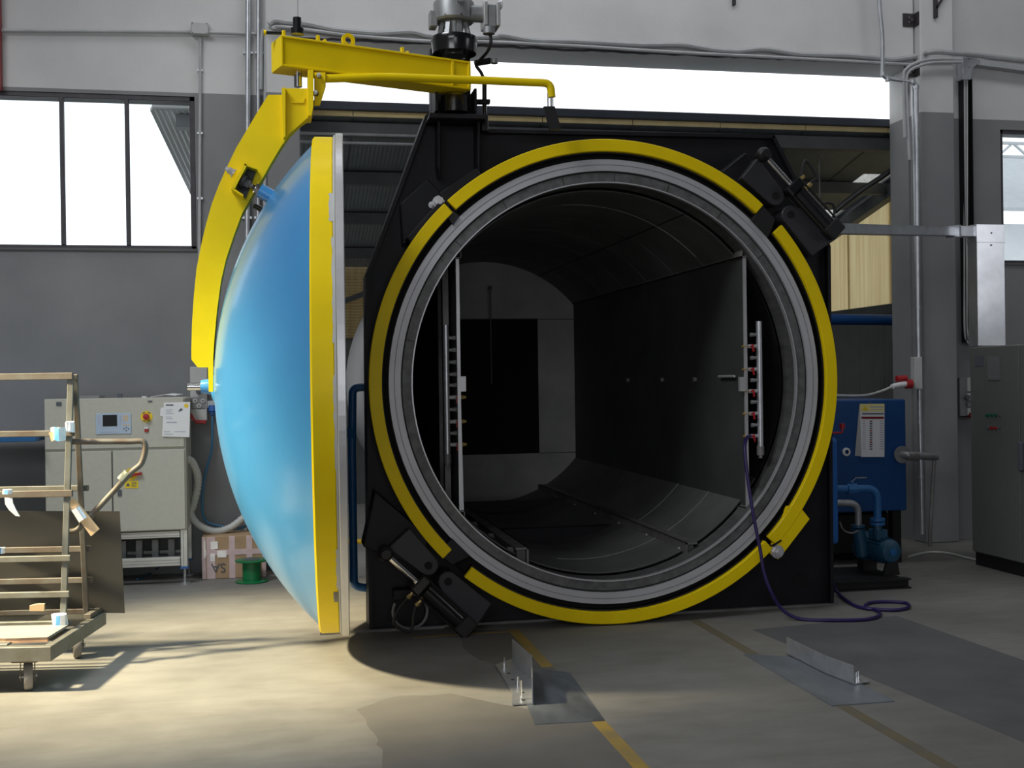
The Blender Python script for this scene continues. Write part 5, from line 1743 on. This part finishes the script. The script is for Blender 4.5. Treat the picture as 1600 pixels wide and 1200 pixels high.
# socket block on the right wall, just left of the tall cabinet
yr = WY
SB = thing('socket_block', 'stacked grey sockets with a red hatch on the wall beside the tall cabinet', 'switch box', P(1508, 650, Y=yr))
plate(SB, 'side_case', 1493, 590, 1519, 650, 'pvc_dark', 0.08, yr, 0.004)
plate(SB, 'upper_box', 1503, 590, 1520, 612, 'plastic_grey', 0.10, yr, 0.004)
plate(SB, 'switch_box', 1503, 614, 1520, 626, 'plastic_grey', 0.10, yr, 0.004)
c = P(1511, 621, Y=yr - 0.1)
MB().cyl(c, c + V(0, -0.02, 0), 0.026, n=14).build('rotary_knob', 'ink', SB)
plate(SB, 'socket', 1503, 628, 1520, 635, 'pvc_dark', 0.10, yr)
plate(SB, 'lower_box', 1503, 637, 1520, 648, 'plastic_grey', 0.10, yr)
plate(SB, 'red_hatch', 1505, 644, 1516, 651, 'red_dark', 0.12, yr)
# red plug with white cable above the chiller
yk = 10.1
OB = thing('wall_outlet', 'grey outlet with a red and white plug above the blue chiller', 'outlet', P(1428, 610, Y=yk))
plate(OB, 'outlet_box', 1423, 558, 1434, 608, 'plastic_grey', 0.08, yk + 0.1, 0.004)
c0, c1 = P(1424, 600, Y=yk), P(1415, 600, Y=yk)
MB().cyl(c0, c1, 0.045, n=16).build('plug_collar', 'red', OB)
MB().cyl(c1, P(1394, 604, Y=yk - 0.05), 0.03, 0.025, n=14).build('plug', 'plastic_white', OB)
MB().cyl(P(1401, 592, Y=yk), P(1416, 591, Y=yk), 0.03, n=14).build('plug_hood', 'red', OB)
cable('plug_cable', [P(1394, 604, Y=yk - 0.05), P(1375, 612, Y=yk - 0.1), P(1350, 618, Y=yk - 0.3), P(1310, 618, Y=yk - 0.6), P(1280, 615, Y=yk - 0.8)], 0.012, 'cable_white', 'white cable running from the red plug behind the yellow ring')
# blue pipe outside under the cladding, bright slot
BM = thing('blue_main', 'dark blue overhead pipe under the cream cladding', 'pipe', P(1380, 499, Y=11.6))
m0, m1 = P(1270, 499, Y=11.6), P(1403, 500, Y=11.6)
MB().cyl(m0, m1, 0.06, n=20).build('tube', 'blue_box', BM)
for f_ in (0.1, 0.95):
    q = m0.lerp(m1, f_)
    MB().cyl(q, V(q.x, q.y, rz(q.y) + 0.002), 0.008, n=8).build('hanger_rod', 'steel_dirty', BM)
    MB().cyl(q - V(0.02, 0, 0), q + V(0.02, 0, 0), 0.066, n=20).build('pipe_clamp', 'steel_dirty', BM)

# chiller
HY = 9.25
hx1 = P(1416, 700, Y=HY).x
hz0, hz1 = P(1400, 798, Y=HY).z, P(1400, 624, Y=HY).z
CH = thing('chiller', 'blue chiller cabinet with a calendar hanging on it', 'chiller', (4.9, 9.5, 0))
MB().box(4.1, hx1, HY, HY + 0.75, hz0, hz1).build('housing', 'blue_box', CH, bevel=0.012, seg=2)
for x in (4.15, hx1 - 0.11):
    for y in (HY + 0.05, HY + 0.6):
        MB().box(x, x + 0.08, y, y + 0.08, 0, hz0).build('leg', 'black', CH)
MB().box(4.2, hx1 - 0.05, HY + 0.2, HY + 0.7, 0.05, hz0 - 0.02).build('compressor_bay', 'black', CH, bevel=0.03)
fl = P(1406, 710, Y=HY)
MB().cyl(fl + V(0, -0.03, 0), fl, 0.055, n=24).cyl(fl + V(0, -0.045, 0), fl + V(0, -0.03, 0), 0.075, n=24).build('outlet_flange', 'cast_grey', CH)
MB().tube(bent([fl + V(0, -0.03, 0), fl + V(0.02, -0.1, 0), P(1445, 713, Y=HY - 0.08), P(1462, 714, Y=HY)], 0.03), 0.032, 12).build('outlet_pipe', 'cast_grey', CH)
MB().cyl(P(1430, 706, Y=HY - 0.08), P(1430, 720, Y=HY - 0.08), 0.01, n=8).cyl(P(1418, 712, Y=HY - 0.09), P(1434, 714, Y=HY - 0.09), 0.04, n=14).cyl(P(1440, 716, Y=HY - 0.12), P(1466, 716, Y=HY - 0.02), 0.012, n=8).build('outlet_valve', 'steel_dirty', CH)
gg = P(1322, 706, Y=HY)
MB().lathe([(0.018, 0), (0.036, 0), (0.036, 0.012), (0.018, 0.014)], gg, V(0, -1, 0), n=24).build('sight_ring', 'plastic_white', CH)
CAL = thing('calendar', 'hanging paper calendar with a yellow header on the blue chiller', 'calendar', P(1363, 715, Y=HY - 0.012))
MB().prism(PP([(1344, 631), (1382, 631), (1382, 714), (1346, 714)], Y=HY - 0.012), V(0, 0.008, 0)).build('calendar_page', 'paper', CAL)
MB().prism(PP([(1343, 632), (1346, 640), (1348, 713), (1336, 712)], Y=HY - 0.008), V(0, 0.004, 0)).build('calendar_page', 'plastic_grey', CAL)
MB().prism(PP([(1344, 631), (1382, 631), (1382, 643), (1344, 643)], Y=HY - 0.0135), V(0, 0.001, 0)).build('header', 'pale_yellow', CAL)
MB().prism(PP([(1347, 641), (1357, 641), (1352, 634)], Y=HY - 0.015), V(0, 0.001, 0)).build('header_emblem', 'sign_yellow', CAL)
for x0, y0, x1, y1, m in ((1360, 635, 1380, 637, 'ink_light'), (1360, 639, 1380, 640.5, 'ink_light'), (1347, 645.5, 1381, 647.5, 'ink'), (1346, 651, 1381, 654.5, 'red_dark')):
    mark(CAL, x0, y0, x1, y1, m, HY - 0.0125)
for k in range(13):
    y = 657.5 + k * 3.6
    mark(CAL, 1359, y, 1363, y + 2, 'ink' if k not in (4, 9) else 'red', HY - 0.0125)
    mark(CAL, 1375, y, 1381, y + 1.2, 'ink_light', HY - 0.0125)
    mark(CAL, 1348, y, 1352, y + 0.9, 'ink_light', HY - 0.0125)
MB().cyl(P(1358, 629.5, Y=HY), P(1358, 629.5, Y=HY) + V(0, -0.02, 0), 0.006, n=8).build('pin', 'ink', CAL)

# pump skid
SY = 8.15
SK = thing('pump_skid', 'black steel beam skid under the blue pump', 'skid', (4.6, SY, 0))
sx1 = P(1424, 920, Y=SY).x
z1 = P(1400, 905, Y=SY).z
for y in (SY, SY + 0.55):
    b = MB()
    b.box(3.95, sx1, y, y + 0.09, 0.0, 0.012).box(3.95, sx1, y, y + 0.09, z1 - 0.012, z1).box(3.95, sx1, y + 0.04, y + 0.05, 0.012, z1 - 0.012)
    b.build('skid_beam', 'black', SK)
MB().box(3.95, sx1 - 0.05, SY + 0.09, SY + 0.55, z1 - 0.01, z1 + 0.004).build('skid_plate', 'black', SK)
UY = 8.38
PU = thing('water_pump', 'dark blue electric water pump with flanged pipes on the black skid', 'pump', (4.8, UY, z1))
mc = P(1393, 862, Y=UY - 0.1)
mdir = V(0.10, -0.99, 0).normalized()
r = 0.092
mb_ = MB().lathe([(0, -0.02), (0.05, -0.018), (r - 0.01, -0.005), (r, 0.015), (r, 0.26), (0.06, 0.28), (0, 0.28)], mc, -mdir, n=32)
mot = mb_.build('motor', 'blue_machine', PU)
for k in range(20):
    t = 2 * math.pi * k / 20
    d, a, c_ = frame(-mdir)
    u = a * math.cos(t) + c_ * math.sin(t)
    MB().obox(mc - mdir * 0.14 + u * (r + 0.004), mdir * 0.10, u * 0.008, u.cross(mdir) * 0.003).build('cooling_fin', 'blue_machine', mot)
MB().lathe([(0, 0), (0.03, 0.0), (0.03, 0.01), (0, 0.012)], mc + mdir * 0.018, mdir, n=16).build('fan_cap', 'blue_paint', mot)
MB().obox(mc - mdir * 0.13 + V(-0.03, 0, r + 0.03), mdir * 0.06, mdir.cross(V(0, 0, 1)) * 0.05, V(0, 0, 0.04)).build('terminal_box', 'blue_machine', mot, bevel=0.006)
vc = mc - mdir * 0.33
MB().lathe([(0, 0), (0.09, 0.0), (0.12, 0.02), (0.12, 0.09), (0.09, 0.11), (0, 0.11)], vc + mdir * 0.06, -mdir, n=28).build('volute', 'blue_machine', PU)
MB().prism([mc + V(-0.02, 0.02, -r * 0.6), mc + V(0.06, 0.02, -r * 0.6), mc + V(0.08, 0.02, z1 - mc.z + 0.004), mc + V(-0.06, 0.02, z1 - mc.z + 0.004)], -mdir * 0.02).build('motor_foot', 'black', PU)
MB().obox(V(vc.x, vc.y, (z1 + vc.z - 0.1) / 2 + 0.002), V(0.06, 0, 0), V(0, 0.05, 0), V(0, 0, max(0.02, (vc.z - 0.1 - z1) / 2))).build('pump_foot', 'black', PU)
# delivery pipe with elbow, flanges and lever valve
e = [P(1300, 764, Y=UY), P(1330, 764, Y=UY), P(1371, 763, Y=UY), P(1371, 812, Y=UY)]
dp = MB().tube(bent(e, 0.10, 8), 0.030, 14).build('delivery_pipe', 'blue_paint', PU)
for y in (812, 818):
    c = P(1371, y, Y=UY)
    MB().cyl(c - V(0, 0, 0.01), c + V(0, 0, 0.012), 0.058, n=20).build('pipe_flange', 'blue_paint', dp)
MB().cyl(P(1371, 818, Y=UY), P(1371, 838, Y=UY), 0.034, n=16).build('pump_neck', 'blue_machine', PU)
c = P(1331, 764, Y=UY)
MB().cyl(c - V(0.04, 0, 0), c + V(0.04, 0, 0), 0.042, n=8).cyl(c, c + V(0, 0, 0.06), 0.014, n=10).build('ball_valve', 'blue_paint', dp)
MB().tube([P(1329, 753, Y=UY), P(1333, 751, Y=UY), P(1337, 746.5, Y=UY), P(1354, 746, Y=UY)], 0.006, 6).build('valve_lever', 'chrome', dp)
e = [P(1300, 786, Y=UY + 0.1), P(1341, 786, Y=UY + 0.1), P(1341, 820, Y=UY + 0.1)]
sp_ = MB().tube(bent(e, 0.09, 8), 0.027, 14).build('suction_pipe', 'cast_grey', PU)
for y in (822, 828):
    c = P(1341, y, Y=UY + 0.1)
    MB().cyl(c - V(0, 0, 0.008), c + V(0, 0, 0.010), 0.056, n=18).build('pipe_flange', 'blue_machine', sp_)
MB().cyl(P(1341, 828, Y=UY + 0.1), P(1348, 868, Y=UY + 0.1), 0.05, n=16).build('suction_body', 'blue_machine', PU)
cable('pump_cable', [P(1312, 815, Y=UY), P(1318, 828, Y=UY), P(1330, 833, Y=UY), P(1340, 830, Y=UY)], 0.006, 'steel_dirty', 'thin wire drooping beside the blue pump flange')
# blue tank edge right behind the front plate
bt0, bt1 = P(1298, 770, Y=8.0), P(1311, 770, Y=8.0)
zA, zB = P(1304, 684, Y=8.0).z, P(1304, 851, Y=8.0).z
tk = MB().box(bt0.x - 0.25, bt1.x, 8.0, 8.28, zB, zA).build('water_tank', 'blue_tank', bevel=0.03, seg=4)
tag(tk, 'bright blue tank edge peeping out behind the black front at the right', 'tank')
c = P(1316, 670, Y=8.1)
tag(MB().cyl(c, c + V(0, 0, 0.04), 0.02, n=12).tube(bent([V(bt1.x - 0.05, 8.1, zA - 0.006), V(bt1.x - 0.05, 8.1, c.z - 0.03), V(c.x, 8.1, c.z - 0.03), V(c.x, 8.1, c.z)], 0.02), 0.008, 8).build('relief_valve', 'red'), 'small red relief valve above the blue tank edge', 'valve')
# blue riser pipe between door and front plate
yb2 = 7.95
RP = thing('riser_pipe', 'blue water pipe between the open door and the black front', 'pipe', P(552, 920, Y=yb2))
MB().tube(bent([P(572, 605, Y=yb2), P(551, 606, Y=yb2), P(550, 700, Y=yb2), P(553, 916, Y=yb2), P(574, 919, Y=yb2)], 0.06), 0.028, 14).build('tube', 'blue_paint', RP)
MB().cyl(P(549, 668, Y=yb2), P(549, 684, Y=yb2), 0.034, n=8).build('union', 'blue_paint', RP)
pipe('rail_tube', [P(520, 846, Y=9.6), P(600, 846, Y=9.6)], 0.020, 'yellow_dark', 'dull yellow rail glimpsed low behind the blue riser pipe', 'rail')

# purple air hose from the manifold to the floor
hz_ = 0.014
pts = [P(1172, 681, Y=7.56), P(1166, 686, Y=7.52), P(1164, 705, Y=7.46), P(1170, 760, Y=7.40), P(1180, 820, Y=7.36), P(1188, 860, Y=7.34), P(1194, 895, Y=7.32), P(1205, 925, Y=7.3), P(1222, 952, Y=7.3)]
pts += [P(x, y, Z=hz_) for x, y in ((1250, 967), (1300, 969), (1350, 968), (1372, 963), (1374, 957), (1365, 952), (1352, 950), (1358, 942), (1385, 940), (1415, 942), (1419, 949), (1400, 953), (1370, 952), (1345, 949), (1328, 942))] + [P(1308, 925, Y=8.03), P(1299, 903, Y=8.0)]
cable('air_hose', pts, 0.012, 'hose_purple', 'purple air hose hanging from the right manifold and coiled on the floor', 'hose', k=7, n=10)
# white cable on the floor at the right wall
cable('floor_cable', [P(x, y, Z=0.012) for x, y in ((1420, 870), (1450, 863), (1480, 864), (1505, 870), (1530, 876))], 0.011, 'cable_white', 'pale cable along the floor at the foot of the right pillar')

# ---------------------------------------------------------------- rail end pieces on the floor
PLT = MB().prism(PP([(822, 1100), (836, 1133), (945, 1127), (890, 1052), (830, 1046), (816, 1060)], Z=0.0), V(0, 0, 0.005)).build('floor_plate', 'ramp_plate')
tag(PLT, 'dark worn steel plate on the floor beside the left angle piece', 'steel plate')
AN = thing('angle_piece', 'galvanised angle piece with studs on the floor below the yellow ring', 'angle bracket', P(815, 1090, Z=0))
base = PP([(774, 1040), (800, 1082), (800, 1102), (833, 1100), (832, 1062), (802, 1030)], Z=0.006)
MB().prism(base, V(0, 0, 0.006)).build('base_leg', 'zinc', AN)
f = PP([(833, 1100), (832, 1063), (802, 1035)], Z=0.012)
hgt = [0.135, 0.135, 0.06]
A = f
B = [p + V(0, 0, 0.135) for p in f]
MB().strip(A, B, V(-0.006, 0, 0)).build('upright_leg', 'zinc', AN)
for x, y in ((788, 1041), (809, 1071), (814, 1093)):
    q = P(x, y, Z=0.012)
    MB().cyl(q, q + V(0, 0, 0.05 if x != 814 else 0.10), 0.006, n=8).build('stud', 'chrome', AN)
for x, y in ((795, 1052), (801, 1062), (817, 1082), (818, 1094)):
    q = P(x, y, Z=0.0125)
    MB().cyl(q, q + V(0, 0, 0.001), 0.010, n=10).build('bolt_hole', 'void', AN)
PLT2 = MB().prism(PP([(1162, 1023), (1300, 1104), (1398, 1097), (1330, 1062), (1232, 1027)], Z=0.0), V(0, 0, 0.006)).build('floor_plate', 'floor_zinc')
tag(PLT2, 'bright galvanised plate on the floor under the right angle piece', 'steel plate')
AN2 = thing('angle_piece', 'galvanised angle piece standing on the bright floor plate at the right', 'angle bracket', P(1300, 1060, Z=0))
f = PP([(1229, 1022), (1290, 1053), (1334, 1070)], Z=0.008)
MB().strip(f, [p + V(0, 0, 0.10) for p in f], V(0.006, 0.003, 0)).build('upright_leg', 'zinc', AN2)
MB().strip(f, PP([(1262, 1020), (1318, 1048), (1359, 1066)], Z=0.008), V(0, 0, 0.006)).build('base_leg', 'zinc', AN2)
for x, y in ((1338, 1063), (1341, 1061)):
    q = P(x, y, Z=0.014)
    MB().cyl(q, q + V(0, 0, 0.045), 0.006, n=8).build('stud', 'chrome', AN2)
